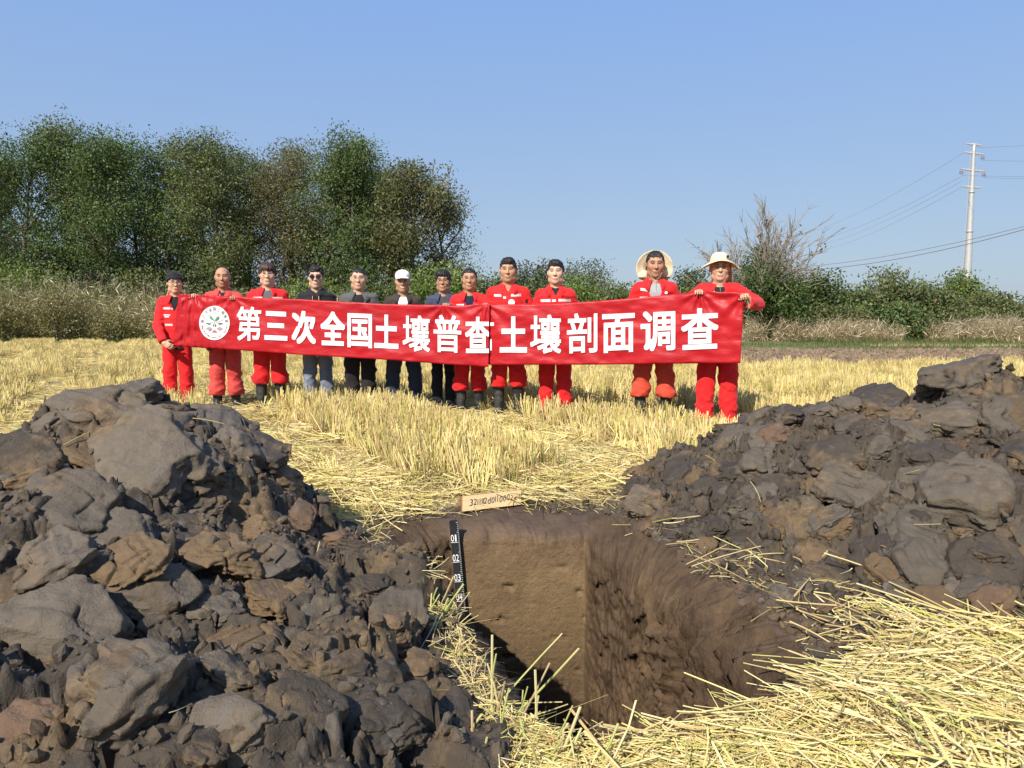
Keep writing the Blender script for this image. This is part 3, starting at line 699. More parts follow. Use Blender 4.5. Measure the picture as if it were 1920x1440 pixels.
rg = np.random.default_rng(77); made = 0
while made < 34:
    x, y = rg.uniform(0.5, 1.5), rg.uniform(2.25, 4.1); rdx = float(rim_dist(np.array(x), np.array(y)))
    if rdx < 0.05 or rdx > 0.42 or float(mound_r.z(np.array(x), np.array(y))) > 0.02: continue
    sz = rg.uniform(0.04, 0.12)
    me = CLODS['lump'][int(rg.integers(10))]; o = bpy.data.objects.new('clod', me); COL.objects.link(o)
    o.location = (x, y, float(ground_z(np.array(x), np.array(y))) + 0.05 * sz); o.rotation_euler = (rg.normal(0, 0.4), rg.normal(0, 0.4), rg.uniform(0, 6.28)); o.scale = (sz, sz, sz)
    o.color = tinted(rg, 0.2, 0.3); fit_parent(o, heap_r); made += 1
# ---------------------------------------------------------------- rice stubble and loose straw
STRAW_C = np.array([(0.71, 0.56, 0.24), (0.77, 0.64, 0.32), (0.59, 0.44, 0.20), (0.65, 0.57, 0.21), (0.48, 0.48, 0.13), (0.82, 0.70, 0.38), (0.48, 0.32, 0.15)])
def straw_cols(rng, n, w=None):
    i = rng.choice(len(STRAW_C), n, p=w); return STRAW_C[i] * rng.uniform(0.82, 1.15, (n, 1))
def tuft_mesh(seed, stems=20, h=0.26, spread=0.045, nside=3, rad=0.0031):
    rng = np.random.default_rng(seed); n = stems
    P = np.zeros((n, 3)); a = rng.uniform(0, 6.28, n); r = spread * np.sqrt(rng.random(n)); P[:, 0], P[:, 1] = r * np.cos(a), r * np.sin(a); P[:, 2] = -0.02
    D = np.zeros((n, 3)); D[:, 0] = np.cos(a) * 0.10 + rng.normal(0, 0.07, n); D[:, 1] = np.sin(a) * 0.10 + rng.normal(0, 0.07, n); D[:, 2] = 1
    L = h * rng.uniform(0.75, 1.12, n); wild = rng.random(n) < 0.14; D[wild, :2] += rng.normal(0, 0.5, (wild.sum(), 2)); L[wild] *= rng.uniform(0.5, 1.1, wild.sum())
    V, F, t, sid = straws(P, D, L, rad * rng.uniform(0.8, 1.4, n), rng.normal(0, 0.012, (n, 3)), 2, nside)
    c = straw_cols(rng, n, [0.27, 0.2, 0.14, 0.17, 0.1, 0.08, 0.04])[sid]
    low = np.array([0.40, 0.28, 0.14]); k = (np.clip(0.5 - t, 0, 1) / 0.5 * 0.6)[:, None]; c = c * (1 - k) + low * k
    B = MB(); B.v.append(V); B.f.setdefault(4, []).append(F); B.c.append(c); B.n += len(V)
    m = max(2, stems // 7)                                          # hanging leaf blades
    P = np.zeros((m, 3)); a = rng.uniform(0, 6.28, m); P[:, 0], P[:, 1] = spread * np.cos(a), spread * np.sin(a); P[:, 2] = rng.uniform(0.03, h * 0.7, m)
    D = np.stack([np.cos(a), np.sin(a), rng.uniform(0.2, 1.6, m)], 1)
    bend = np.zeros((m, 3)); bend[:, 2] = -rng.uniform(0.03, 0.14, m); bend[:, :2] = rng.normal(0, 0.02, (m, 2))
    V, F, t, sid = straws(P, D, rng.uniform(0.08, 0.2, m), rng.uniform(0.003, 0.005, m), bend, 3, 2, 1.0, 0.3)
    B.add(V, F); B.c[-1] = straw_cols(rng, m, [0.2, 0.25, 0.1, 0.15, 0.1, 0.15, 0.05])[sid]
    return B.mesh('stubble_tuft', False)
def litter_mesh(seed, n=46, rad=0.26, rs=0.0024):
    rng = np.random.default_rng(seed)
    a = rng.uniform(0, 6.28, n); r = rad * np.sqrt(rng.random(n)); P = np.stack([r * np.cos(a), r * np.sin(a), rng.uniform(0.003, 0.055, n)], 1)
    b = rng.normal(seed % 3, 0.9, n); D = np.stack([np.cos(b), np.sin(b), rng.normal(0.0, 0.13, n)], 1)
    L = rng.uniform(0.06, 0.34, n); P -= D * (L / 2)[:, None]; P[:, 2] = np.maximum(P[:, 2], 0.002)
    bend = rng.normal(0, 0.03, (n, 3)); bend[:, 2] = rng.uniform(-0.03, 0.02, n)
    V, F, t, sid = straws(P, D, L, rs * rng.uniform(0.6, 1.6, n), bend, 3, 3)
    B = MB(); B.add(V, F); B.c[-1] = straw_cols(rng, n, [0.22, 0.24, 0.12, 0.14, 0.06, 0.17, 0.05])[sid]
    return B.mesh('straw_litter', False)
ROW_U = np.array([-0.444, 0.896]); ROW_N = np.array([0.896, 0.444])
def lane(x, y):
    s = x * ROW_N[0] + y * ROW_N[1] + 0.10 * np.sin(y * 1.3 + x)
    k = np.mod(s - 1.04 + 1.05, 2.1) - 1.05; return np.abs(k)
def in_view(x, y, margin=1.30): return (np.abs(x) < 0.69 * y * margin + 0.8)
def free(x, y, rim=0.42):
    ok = rim_dist(x, y) > rim
    ok &= ~((mound_l.base(x, y) > -0.03) | (mound_r.base(x, y) > -0.03))
    return ok
rng = np.random.default_rng(21)
def row_points(y0, y1, da, db):
    ext = 60; a = np.arange(-ext, ext, da); b = np.arange(-ext, ext, db); A, B_ = np.meshgrid(a, b); A, B_ = A.ravel(), B_.ravel()
    A = A + rng.normal(0, da * 0.22, A.shape); B_ = B_ + rng.normal(0, db * 0.08, B_.shape)
    x = A * ROW_U[0] + B_ * ROW_N[0]; y = A * ROW_U[1] + B_ * ROW_N[1]
    k = (y > y0) & (y < y1) & in_view(x, y); return x[k], y[k]
strip_edge = lambda x: np.where(x > 4.6, np.interp(x, [4.6, 5.2, 34], [27, 16.4, 17.2]), 34.0)
pts, rots, scl, pick = [], [], [], []
for (y0, y1, da, db, sz) in ((0.6, 6.5, 0.095, 0.235, 1.0), (6.5, 13, 0.12, 0.25, 1.05), (13, 34.5, 0.17, 0.27, 1.1)):
    x, y = row_points(y0, y1, da, db)
    k = free(x, y) & (y < strip_edge(x)) & ~((y < 3.85) & (x > -0.6))
    trample = (x > 0.15) & (x < 1.6) & (y > 3.9) & (y < 5.0) | (x < 0.15) & (y < 4.45) & (x > -1.1) | (y < 4.7) & (x < -0.35) & (x > -1.0)
    k &= ~(trample & (rng.random(x.shape) < 0.94))
    ln = lane(x, y); k &= ~((ln < 0.36) & (rng.random(x.shape) < 0.92))
    x, y, ln = x[k], y[k], ln[k]
    patch = fbm(np.stack([x * 0.5, y * 0.5, 0 * x], -1), 3, 61)
    hs = np.clip(0.98 + 0.35 * patch + rng.normal(0, 0.10, len(x)), 0.55, 1.25) * np.where(ln < 0.42, 0.72, 1)
    tilt = np.where(ln < 0.38, 0.5, 0.13)
    pts.append(np.stack([x, y, ground_z(x, y)], 1)); rots.append(np.stack([rng.normal(0, 1, len(x)) * tilt, rng.normal(0, 1, len(x)) * tilt, rng.uniform(0, 6.28, len(x))], 1))
    scl.append(np.stack([np.full(len(x), sz * 1.1), np.full(len(x), sz * 1.1), hs], 1))
    pick.append(rng.integers(0, 8, len(x)))
tufts = [tuft_mesh(500 + i, 22) for i in range(8)]
scatter('stubble', np.concatenate(pts), np.concatenate(rots), np.concatenate(scl), np.concatenate(pick), tufts, M_STRAW, 'rows of cut golden rice stubble standing across the field')
# loose straw on the field, thickest in the wheel lanes and behind the pit
pts, rots, scl, pick = [], [], [], []
for (y0, y1, dens) in ((0.9, 6.0, 34), (6.0, 12, 13), (12, 34, 5.0)):
    w = 0.69 * y1 * 1.3 + 0.8; n = int(2 * w * (y1 - y0) * dens); x = rng.uniform(-w, w, n); y = rng.uniform(y0, y1, n)
    k = in_view(x, y) & free(x, y, 0.10) & (y < strip_edge(x))
    ln = lane(x, y); near = (rim_dist(x, y) < 1.3) | (ln < 0.4)
    k &= near | (rng.random(n) < 0.45)
    k &= ~((rim_dist(x, y) < 0.5) & (x > 0.5) & (y > 2.2) & (rng.random(n) < 0.93))
    k &= ~((rim_dist(x, y) < 0.22) & (rng.random(n) < 0.85)) & ~((x > -0.62) & (x < 0.3) & (y > 3.7) & (y < 4.32) & (rng.random(n) < 0.9)) & ~((x > -1.0) & (x < 0.05) & (y < 3.9) & (rim_dist(x, y) < 0.3))
    x, y = x[k], y[k]
    pts.append(np.stack([x, y, ground_z(x, y) + rng.uniform(0, 0.03, len(x))], 1)); rots.append(np.stack([rng.normal(0, 0.06, len(x)), rng.normal(0, 0.06, len(x)), rng.uniform(0, 6.28, len(x))], 1))
    scl.append(rng.uniform(0.8, 1.25, len(x))); pick.append(rng.integers(0, 7, len(x)))
scatter('straw_litter', np.concatenate(pts), np.concatenate(rots), np.concatenate(scl), np.concatenate(pick), [litter_mesh(540 + i) for i in range(7)], M_STRAW, 'loose cut straw lying between the stubble rows and round the pit')

# thick straw lying at the near side of the pit, stem by stem
def loose(name, n, fx, fy, Lr, rr_, zr, ang, angs, cw, label, nside=4, rim=-0.02, tilt=0.07, seed=1, extra=None, ribbon=0.3, heap=False):
    rng = np.random.default_rng(seed)
    x = rng.uniform(*fx, n); y = rng.uniform(*fy, n); k = rim_dist(x, y) > rim
    if not heap: k &= ~((x < 0.06) & (mound_l.z(x, y) > 0.04))
    if extra is not None: k &= extra(x, y, rng)
    x, y = x[k], y[k]; n = len(x)
    L = rng.uniform(*Lr, n) * rng.choice([1, 0.5], n, p=[0.6, 0.4]); a = rng.normal(ang, angs, n)
    D = np.stack([np.cos(a), np.sin(a), rng.normal(0, tilt, n)], 1); D /= np.linalg.norm(D, axis=1)[:, None]
    gz0 = np.maximum(ground_z(x, y), np.where(x < 0.1, mound_l.z(x, y), np.where(y > 2.2, mound_r.z(np.maximum(x, 0.36), y), -1)))
    gz0 = np.where((gz0 > 0.3) & (not heap), ground_z(x, y), gz0)
    P = np.stack([x, y, gz0 + rng.uniform(*zr, n)], 1) - D * (L * 0.5)[:, None]
    bend = np.stack([rng.normal(0, 0.025, n), rng.normal(0, 0.025, n), rng.uniform(-0.03, 0.012, n)], 1)
    h = rng.random(n) < ribbon
    V1, F1, t1, s1 = straws(P[~h], D[~h], L[~h], rng.uniform(*rr_, (~h).sum()), bend[~h], 4, nside)
    V2, F2, t2, s2 = straws(P[h], D[h], L[h] * 0.8, rng.uniform(*rr_, h.sum()) * 1.3, bend[h] * 2.5, 4, 2, 1.0, 0.35)
    B = MB(); c1 = straw_cols(rng, (~h).sum(), cw)[s1]; c2 = straw_cols(rng, max(1, h.sum()), cw)[s2]
    j = (0.92 + 0.16 * noise3(np.stack([t1 * 9, s1 * 1.7, 0 * t1], 1), 3))[:, None]
    B.add(V1, F1); B.c[-1] = c1 * j
    B.add(V2, F2); B.c[-1] = c2
    return B.build(name, M_STRAW, None, False, kind='stuff', label=label)
CWF = [0.20, 0.22, 0.16, 0.12, 0.06, 0.15, 0.09]
near_ok = lambda x, y, rng: (mound_r.base(x, y) < 0.02) & (rim_dist(x, y) < 1.7) & (y < np.interp(x, [-0.1, 0.1, 0.8, 1.0, 1.4, 1.8, 2.6], [1.95, 1.9, 2.02, 2.12, 2.46, 2.5, 2.62]) + 0.06 * np.sin(x * 23) + rng.normal(0, 0.05, x.shape))
loose('near_straw', 24000, (-0.05, 2.9), (0.70, 2.70), (0.08, 0.44), (0.0009, 0.0025), (0.0, 0.042), -0.15, 0.55, CWF, 'thick layer of yellow green cut straw along the near rim of the pit', 5, -0.015, seed=2, extra=near_ok)
loose('near_chaff', 50000, (-0.05, 2.9), (0.75, 2.62), (0.02, 0.10), (0.0007, 0.0018), (0.0, 0.045), 0, 3, CWF, 'fine broken straw under the thick straw beside the pit', 3, -0.005, 0.25, seed=3, extra=near_ok)
loose('rim_chaff', 9000, (-0.9, 1.9), (1.7, 5.0), (0.03, 0.13), (0.0008, 0.0018), (0.0, 0.03), 0, 3, CWF, 'scattered bits of straw on the bare soil round the pit', 3, 0.0, 0.3, seed=4, extra=lambda x, y, rng: (rim_dist(x, y) < 0.75) & (mound_r.base(x, y) < 0.05) & (rng.random(x.shape) < np.where((y < 4.0) & (x > 0.3), 0.75, 1)) & (rng.random(x.shape) < np.where((x < 0.1) & (y < 3.0), 1, 0.6)))
loose('heap_foot_straw', 260, (0.55, 1.75), (2.25, 3.6), (0.08, 0.34), (0.0016, 0.0034), (0.02, 0.07), 0.3, 1.2, CWF, 'a few long straws strewn on the soil between pit and dark heap', 5, 0.03, 0.22, seed=5, extra=lambda x, y, rng: (mound_r.base(x, y) < 0.10) & (rim_dist(x, y) < 0.7) & (fbm(np.stack([x * 3, y * 3, 0 * x], -1), 2, 77) > -0.05))
loose('left_rim_straw', 1700, (-0.42, 0.10), (1.75, 2.85), (0.03, 0.16), (0.0008, 0.0022), (0.0, 0.04), 0, 3, CWF, 'matted straw bits on the rim between the pit and the grey clay heap', 4, -0.01, 0.3, seed=8, extra=lambda x, y, rng: (rim_dist(x, y) < 0.13) & (mound_l.z(x, y) < 0.16), heap=True)
loose('heap_straw', 260, (-2.6, 3.4), (0.9, 4.2), (0.05, 0.22), (0.0012, 0.0026), (0.03, 0.07), 0.5, 2.0, CWF, 'a few stray straws lying on the clay heaps', 4, 0.05, 0.3, seed=6, extra=lambda x, y, rng: ((mound_l.base(x, y) > 0.08) | (mound_r.base(x, y) > 0.08)) & (rng.random(x.shape) < 0.35), heap=True)
# green cut stems standing on the pit's near rim: pixel of the foot, stems, height
rng = np.random.default_rng(31)
Pl, Dl, Ll, Rl, Bl = [], [], [], [], []
for (px, py, n, h, sp) in ((975, 1345, 20, 0.22, 0.045), (1010, 1375, 16, 0.22, 0.05), (1050, 1395, 10, 0.18, 0.06), (828, 1160, 14, 0.13, 0.035), (765, 1088, 9, 0.10, 0.03), (1110, 1372, 6, 0.14, 0.04), (1000, 1425, 10, 0.12, 0.08), (900, 1430, 6, 0.10, 0.05),
                           (1150, 1405, 5, 0.16, 0.06), (930, 1290, 10, 0.12, 0.05), (690, 985, 8, 0.17, 0.05), (1270, 1380, 4, 0.10, 0.05), (640, 940, 6, 0.22, 0.06), (880, 1215, 7, 0.08, 0.05)):
    p = at_z(px, py, 0.01)
    for _ in range(n):
        Pl.append((p[0] + rng.normal(0, sp), p[1] + rng.normal(0, sp), -0.01)); Dl.append((rng.normal(0.22, 0.32), rng.normal(0.05, 0.2), 1)); Ll.append(h * rng.uniform(0.55, 1.3)); Rl.append(rng.uniform(0.0022, 0.0046)); Bl.append(rng.normal(0, 0.012, 3))
Pl = np.array(Pl); Pl[:, 2] = ground_z(Pl[:, 0], Pl[:, 1]) - 0.015
inside = rim_dist(Pl[:, 0], Pl[:, 1]) < 0.015
keep = ~inside
V, F, t, sid = straws(Pl[keep], np.array(Dl)[keep], np.array(Ll)[keep], np.array(Rl)[keep], np.array(Bl)[keep], 3, 6)
GC = np.array([(0.40, 0.46, 0.13), (0.50, 0.50, 0.18), (0.58, 0.50, 0.24), (0.46, 0.33, 0.18)])
B = MB(); B.add(V, F); cc = GC[rng.choice(4, keep.sum(), p=[0.45, 0.28, 0.15, 0.12])][sid]; tip = np.clip((t - 0.85) / 0.15, 0, 1)[:, None]; B.c[-1] = cc * (1 - tip * 0.4) + np.array([0.66, 0.6, 0.36]) * tip * 0.4
B.build('rim_stubble', M_STRAW, None, False, kind='stuff', label='green cut rice stems standing on the near rim of the pit')
# ---------------------------------------------------------------- lettering from the built-in font
_glyphs = {}
def glyph(ch, offset=0.0):
    """triangles of one printed character, normalised to a unit box (x right, y up)"""
    key = (ch, offset)
    if key not in _glyphs:
        cu = bpy.data.curves.new('glyph', 'FONT'); cu.body = ch; cu.offset = offset; cu.fill_mode = 'BOTH'; cu.resolution_u = 4
        o = bpy.data.objects.new('glyph', cu); COL.objects.link(o); bpy.context.view_layer.update()
        ev = o.evaluated_get(bpy.context.evaluated_depsgraph_get()); me = ev.to_mesh()
        v = np.array([q.co[:] for q in me.vertices])[:, :2]; f = [list(p.vertices) for p in me.polygons]
        ev.to_mesh_clear(); bpy.data.objects.remove(o); bpy.data.curves.remove(cu)
        lo, hi = v.min(0), v.max(0)
        _glyphs[key] = ((v - lo) / np.maximum(hi - lo, 1e-6), f, hi - lo)
    return _glyphs[key]
def glyph_mesh(ch, mapf, offset=0.0, cuts=6, name='character'):
    v, f, _ = glyph(ch, offset)
    bm = bmesh.new(); vs_ = [bm.verts.new((a, b, 0)) for a, b in v]
    for p in f:
        try: bm.faces.new([vs_[i] for i in p])
        except ValueError: pass
    bmesh.ops.remove_doubles(bm, verts=bm.verts, dist=1e-5)
    for i in range(1, cuts):
        for no in ((1, 0, 0), (0, 1, 0)):
            bmesh.ops.bisect_plane(bm, geom=bm.verts[:] + bm.edges[:] + bm.faces[:], plane_co=(i / cuts, i / cuts, 0), plane_no=no, dist=1e-6)
    for q in bm.verts: q.co = Vector(mapf(q.co.x, q.co.y))
    me = bpy.data.meshes.new(name); bm.to_mesh(me); bm.free()
    return me

# ---------------------------------------------------------------- the red banner, one cloth with a fold in the middle
def banner_depth(px): return np.interp(px, [300, 335, 918, 1395, 1430], [8.84, 8.78, 8.0, 7.05, 6.98])
def wrinkle(px, py):
    p = np.stack([np.asarray(px) * 0.016, np.asarray(py) * 0.022, np.zeros(np.shape(px))], -1)
    w = 0.024 * fbm(p, 3, 90) + 0.007 * fbm(p * np.array([2.2, 5.5, 1]), 3, 91)
    w = w + 0.008 * np.sin(np.asarray(px) * 0.48 + 0.02 * np.asarray(py)) * np.clip((470 - px) / 110, 0, 1)
    for hx, hy, s in ((364, 553, 1), (437, 556, 1), (832, 573, 1), (912, 570, 1.2), (1312, 546, 1.3), (1396, 550, 1.3), (320, 648, 1)):   # folds pulled from each hand
        dx, dy = px - hx, py - hy; r = np.hypot(dx, dy); a = np.arctan2(dy, dx)
        w = w + 0.013 * s * np.sin(a * 9 + hx) * np.exp(-r / 55.0) * smoothstep(0, 16, r)
    return w
def banner_pt(px, py, off=0.0):
    return at_y(px, py, float(banner_depth(px) + wrinkle(np.array(float(px)), np.array(float(py))) - off))
def banner_panel(name, top, bot, nx, ny, off, mat, parent):
    u = np.linspace(0, 1, nx); v = np.linspace(0, 1, ny)
    tx = np.interp(u, np.linspace(0, 1, len(top)), [p[0] for p in top]); tx = top[0][0] + u * (top[-1][0] - top[0][0]); ty = np.interp(tx, [p[0] for p in top], [p[1] for p in top])
    bx = bot[0][0] + u * (bot[-1][0] - bot[0][0]); by = np.interp(bx, [p[0] for p in bot], [p[1] for p in bot])
    V = []
    for j in range(ny):
        for i in range(nx):
            V.append(banner_pt(tx[i] * (1 - v[j]) + bx[i] * v[j], ty[i] * (1 - v[j]) + by[i] * v[j], off))
    i, j = np.meshgrid(np.arange(nx - 1), np.arange(ny - 1)); q = (j * nx + i).ravel()
    o = obj(name, mesh_from(name, np.array(V), np.stack([q, q + nx, q + nx + 1, q + 1], 1)), mat, parent)
    sd = o.modifiers.new('cloth', 'SOLIDIFY'); sd.thickness = 0.0015; sd.offset = -1
    return o
def cloth_banner_mat():
    m = Mat('banner_cloth', 0.48, 0.35); v = m.wpos()
    n = m.noise(v, 2.2, 4, 0.6)
    col = m.ramp(n, [(0.3, (0.36, 0.006, 0.012)), (0.7, (0.46, 0.010, 0.016))]); m.color(col)
    tr = m.node('ShaderNodeBsdfTranslucent'); m.l.new(col, tr.inputs[0]); mx = m.node('ShaderNodeMixShader'); mx.inputs[0].default_value = 0.12
    m.l.new(m.b.outputs[0], mx.inputs[1]); m.l.new(tr.outputs[0], mx.inputs[2]); m.l.new(mx.outputs[0], m.out.inputs[0])
    m.bump(m.noise(m.wpos((1, 1, 2.0)), 9, 4, 0.6, 0.8), 0.22, 0.02)
    return m.m
M_BANNER = cloth_banner_mat()
M_PRINT = simple('white_print', (0.74, 0.68, 0.68), 0.55, 0.35, 0.05, 8)
M_INK = simple('dark_print', (0.05, 0.06, 0.06), 0.6, 0.3, 0.1, 8)
M_LOGO_G = simple('green_print', (0.08, 0.26, 0.17), 0.6, 0.3, 0.1, 8)
M_LOGO_S = simple('grey_print', (0.32, 0.31, 0.35), 0.6, 0.3, 0.1, 8)
M_LOGO_R = simple('red_print', (0.58, 0.12, 0.10), 0.6, 0.3, 0.1, 8)
b0 = at_y(918, 690, 8.0)
banner = empty('banner', (0, 0, 0), 0, 'long red banner with white Chinese characters held up by the row of people', 'banner')
TOP_L = [(335, 552), (364, 552), (437, 556), (560, 561), (720, 570), (832, 572), (872, 572.5), (918, 569)]
BOT_L = [(325, 649), (440, 656), (560, 665), (700, 673), (840, 683), (915, 688)]
TOP_R = [(905, 572), (918, 570), (1000, 570.5), (1090, 566.5), (1200, 558), (1290, 548.5), (1316, 545), (1352, 548), (1396, 546)]
BOT_R = [(900, 684), (1085, 684), (1200, 683), (1300, 681.5), (1388, 681)]
TOP_R2 = TOP_R
banner_panel('cloth', TOP_L, BOT_L, 250, 34, 0.02, M_BANNER, banner)
banner_panel('cloth', TOP_R, BOT_R, 220, 34, 0.0, M_BANNER, banner)
# doubled strip of the fold at the lower edge
banner_panel('folded_edge', [(905, 574), (918, 569)], [(898, 688), (916, 688)], 10, 30, 0.034, M_BANNER, banner)
CH = [('第', 444, 490, 575, 639, 0), ('三', 496, 539, 584, 638, 0), ('次', 547, 592.5, 583, 645, 0), ('全', 601, 647, 584, 648, 0), ('国', 651.5, 697.5, 588, 652, 0), ('土', 702, 747, 590, 653, 0), ('壤', 755, 806, 591, 659, 0),
      ('普', 813, 865, 591, 661, 0), ('查', 872, 920, 594, 662, 0), ('土', 937, 988, 593, 661, 1), ('壤', 994, 1052, 590, 663, 1), ('剖', 1063, 1120, 587, 662, 1), ('面', 1129, 1190, 588, 661, 1), ('调', 1201, 1266, 583, 658, 1), ('查', 1277, 1347, 578, 655, 1)]
for ch, x0, x1, y0, y1, side in CH:
    slope = 0.045 if side == 0 else -0.045
    if x0 > 860 and x0 < 1000: slope = 0.0
    def mp(a, b, x0=x0, x1=x1, y0=y0, y1=y1, slope=slope, side=side):
        px = x0 + a * (x1 - x0)
        return banner_pt(min(px, 916.5) if side == 0 else px, y1 - b * (y1 - y0) + slope * (a - 0.5) * (x1 - x0), (0.026 if side == 0 else 0.006) + (0.014 if side == 0 and px > 894 else 0.0))
    # bold lettering: thin layers of the same character a hair apart
    bm_all = MB(); e = 0.018 if ch in '壤剖第普' else 0.025 if ch in '查国面调' else 0.034
    for li, (sx_, sy_) in enumerate(((0, 0), (-e, 0), (e, 0), (0, -e), (0, e), (-e, -e), (e, e), (-e, e), (e, -e))):
        me_ = glyph_mesh(ch, lambda a, b, sx_=sx_, sy_=sy_, li=li: tuple(np.array(mp(e + a * (1 - 2 * e) + sx_, e + b * (1 - 2 * e) + sy_)) - np.array([0, 0.0004 * li, 0])), 0.0, 5)
        vv = np.array([v_.co[:] for v_ in me_.vertices])
        for p_ in me_.polygons: bm_all.f.setdefault(len(p_.vertices), []).append(np.array([list(p_.vertices)], dtype=np.int32) + bm_all.n)
        bm_all.v.append(vv); bm_all.c.append(np.ones((len(vv), 3))); bm_all.n += len(vv); bpy.data.meshes.remove(me_)
    o = bm_all.build('character', M_PRINT, banner)
# bits of the hidden character that show beside the fold
for (x0, x1, y0, y1) in ((919, 926, 604.5, 611), (919, 922, 636, 657)):
    V = [banner_pt(x, y, 0.006) for x, y in ((x0, y0), (x1, y0), (x1, y1), (x0, y1))]
    obj('character', mesh_from('character', V, np.array([[0, 3, 2, 1]])), M_PRINT, banner)
# round emblem
def flat_shape(name, pts, mat, off, parent):
    c = np.mean(np.array(pts), 0); P = [c] + list(pts); n = len(pts)
    V = np.array([banner_pt(x, y, off) for x, y in P])
    return obj(name, mesh_from(name, V, np.array([[0, 1 + (i + 1) % n, 1 + i] for i in range(n)])), mat, parent)
LX, LY, LRX, LRY = 402.0, 605.5, 28.5, 32.0
V, F = [], []
NA, NRr = 48, 6
V.append(banner_pt(LX, LY, 0.026))
for r in range(1, NRr + 1):
    for a in range(NA):
        t = a / NA * 2 * math.pi; V.append(banner_pt(LX + LRX * r / NRr * math.cos(t), LY + LRY * r / NRr * math.sin(t), 0.026))
tri = np.array([[0, 1 + a, 1 + (a + 1) % NA] for a in range(NA)]); qd = np.array([[1 + (r - 1) * NA + a, 1 + r * NA + a, 1 + r * NA + (a + 1) % NA, 1 + (r - 1) * NA + (a + 1) % NA] for r in range(1, NRr) for a in range(NA)])
emblem = obj('emblem', mesh_from('emblem', V, [tri, qd]), M_PRINT, banner)
def emblem_pt(x, y, off=0.031): return banner_pt(LX + x * LRX, LY + y * LRY, off)
for i, ch in enumerate('第三次全国土壤普查'):
    t = R(-172 + i * (164 / 8)); cx, cy = 0.82 * math.cos(t), 0.82 * math.sin(t); rot = t + math.pi / 2
    def mp(a, b, cx=cx, cy=cy, rot=rot):
        u, v = (a - 0.5) * 0.20, -(b - 0.5) * 0.20
        return emblem_pt(cx + u * math.cos(rot) - v * math.sin(rot), cy + u * math.sin(rot) + v * math.cos(rot))
    obj('emblem_character', glyph_mesh(ch, mp, 0.0, 1), M_INK, emblem)
txt = 'The 3rd National Soil Survey'
for i, ch in enumerate(txt):
    if ch == ' ': continue
    t = R(168 - i * (156 / (len(txt) - 1))); cx, cy = 0.83 * math.cos(t), 0.83 * math.sin(t); rot = t - math.pi / 2
    sz = glyph(ch, 0.0)[2]; w_, h_ = sz[0] * 0.17, sz[1] * 0.17
    def mp(a, b, cx=cx, cy=cy, rot=rot, w_=w_, h_=h_):
        u, v = (a - 0.5) * w_, -(b * h_ - 0.06)
        return emblem_pt(cx + u * math.cos(rot) - v * math.sin(rot), cy + u * math.sin(rot) + v * math.cos(rot))
    obj('emblem_letter', glyph_mesh(ch, mp, 0.01, 1), M_INK, emblem)
def eshape(name, pts, mat): 
    c = np.mean(np.array(pts), 0); P = [c] + list(pts); n = len(pts)
    V = np.array([emblem_pt(x, y, 0.0305) for x, y in P]); obj(name, mesh_from(name, V, np.array([[0, 1 + (i + 1) % n, 1 + i] for i in range(n)])), mat, emblem)
def petal(cx, cy, a, l, w):
    out = []
    for i in range(14):
        t = i / 14 * 2 * math.pi; x, y = l * math.cos(t), w * math.sin(t) * (1 + 0.4 * math.cos(t)); out.append((cx + x * math.cos(a) - y * math.sin(a), cy + x * math.sin(a) + y * math.cos(a)))
    return out
eshape('emblem_leaf', petal(-0.17, -0.26, R(-140), 0.20, 0.085), M_LOGO_G); eshape('emblem_leaf', petal(0.17, -0.24, R(-40), 0.20, 0.085), M_LOGO_G)
for sx in (-1, 1):
    eshape('emblem_diamond', [(sx * 0.62, 0.07), (sx * 0.48, 0.0), (sx * 0.2, 0.02), (sx * 0.32, 0.11)][::sx], M_INK)
    eshape('emblem_diamond', [(sx * 0.34, 0.22), (sx * 0.58, 0.35), (sx * 0.34, 0.48), (sx * 0.14, 0.34)][::sx], M_LOGO_S)
eshape('emblem_diamond', [(0, 0.38), (0.2, 0.55), (0, 0.58), (-0.2, 0.55)], M_LOGO_R)
def estroke(pts, w, mat):
    V, F = [], []
    pts = np.array(pts, float); d = np.gradient(pts, axis=0); nrm = np.stack([-d[:, 1], d[:, 0]], 1); nrm /= np.linalg.norm(nrm, axis=1)[:, None]
    for p, q in zip(pts, nrm): V += [emblem_pt(*(p + q * w)), emblem_pt(*(p - q * w))]
    n = len(pts); obj('emblem_line', mesh_from('emblem_line', V, np.array([[2 * i, 2 * i + 1, 2 * i + 3, 2 * i + 2] for i in range(n - 1)])), mat, emblem)
estroke([(0, -0.12), (0, 0.0), (0, 0.10)], 0.012, M_LOGO_G)
for sx in (-1, 1):
    estroke([(sx * 0.08, -0.04), (sx * 0.3, -0.07), (sx * 0.50, -0.16), (sx * 0.56, -0.32), (sx * 0.48, -0.44), (sx * 0.3, -0.46), (sx * 0.24, -0.56), (sx * 0.1, -0.62), (0, -0.60)], 0.012, M_LOGO_S)
    estroke([(sx * 0.07, 0.08), (sx * 0.07, 0.16), (sx * 0.03, 0.20)], 0.03, M_INK)
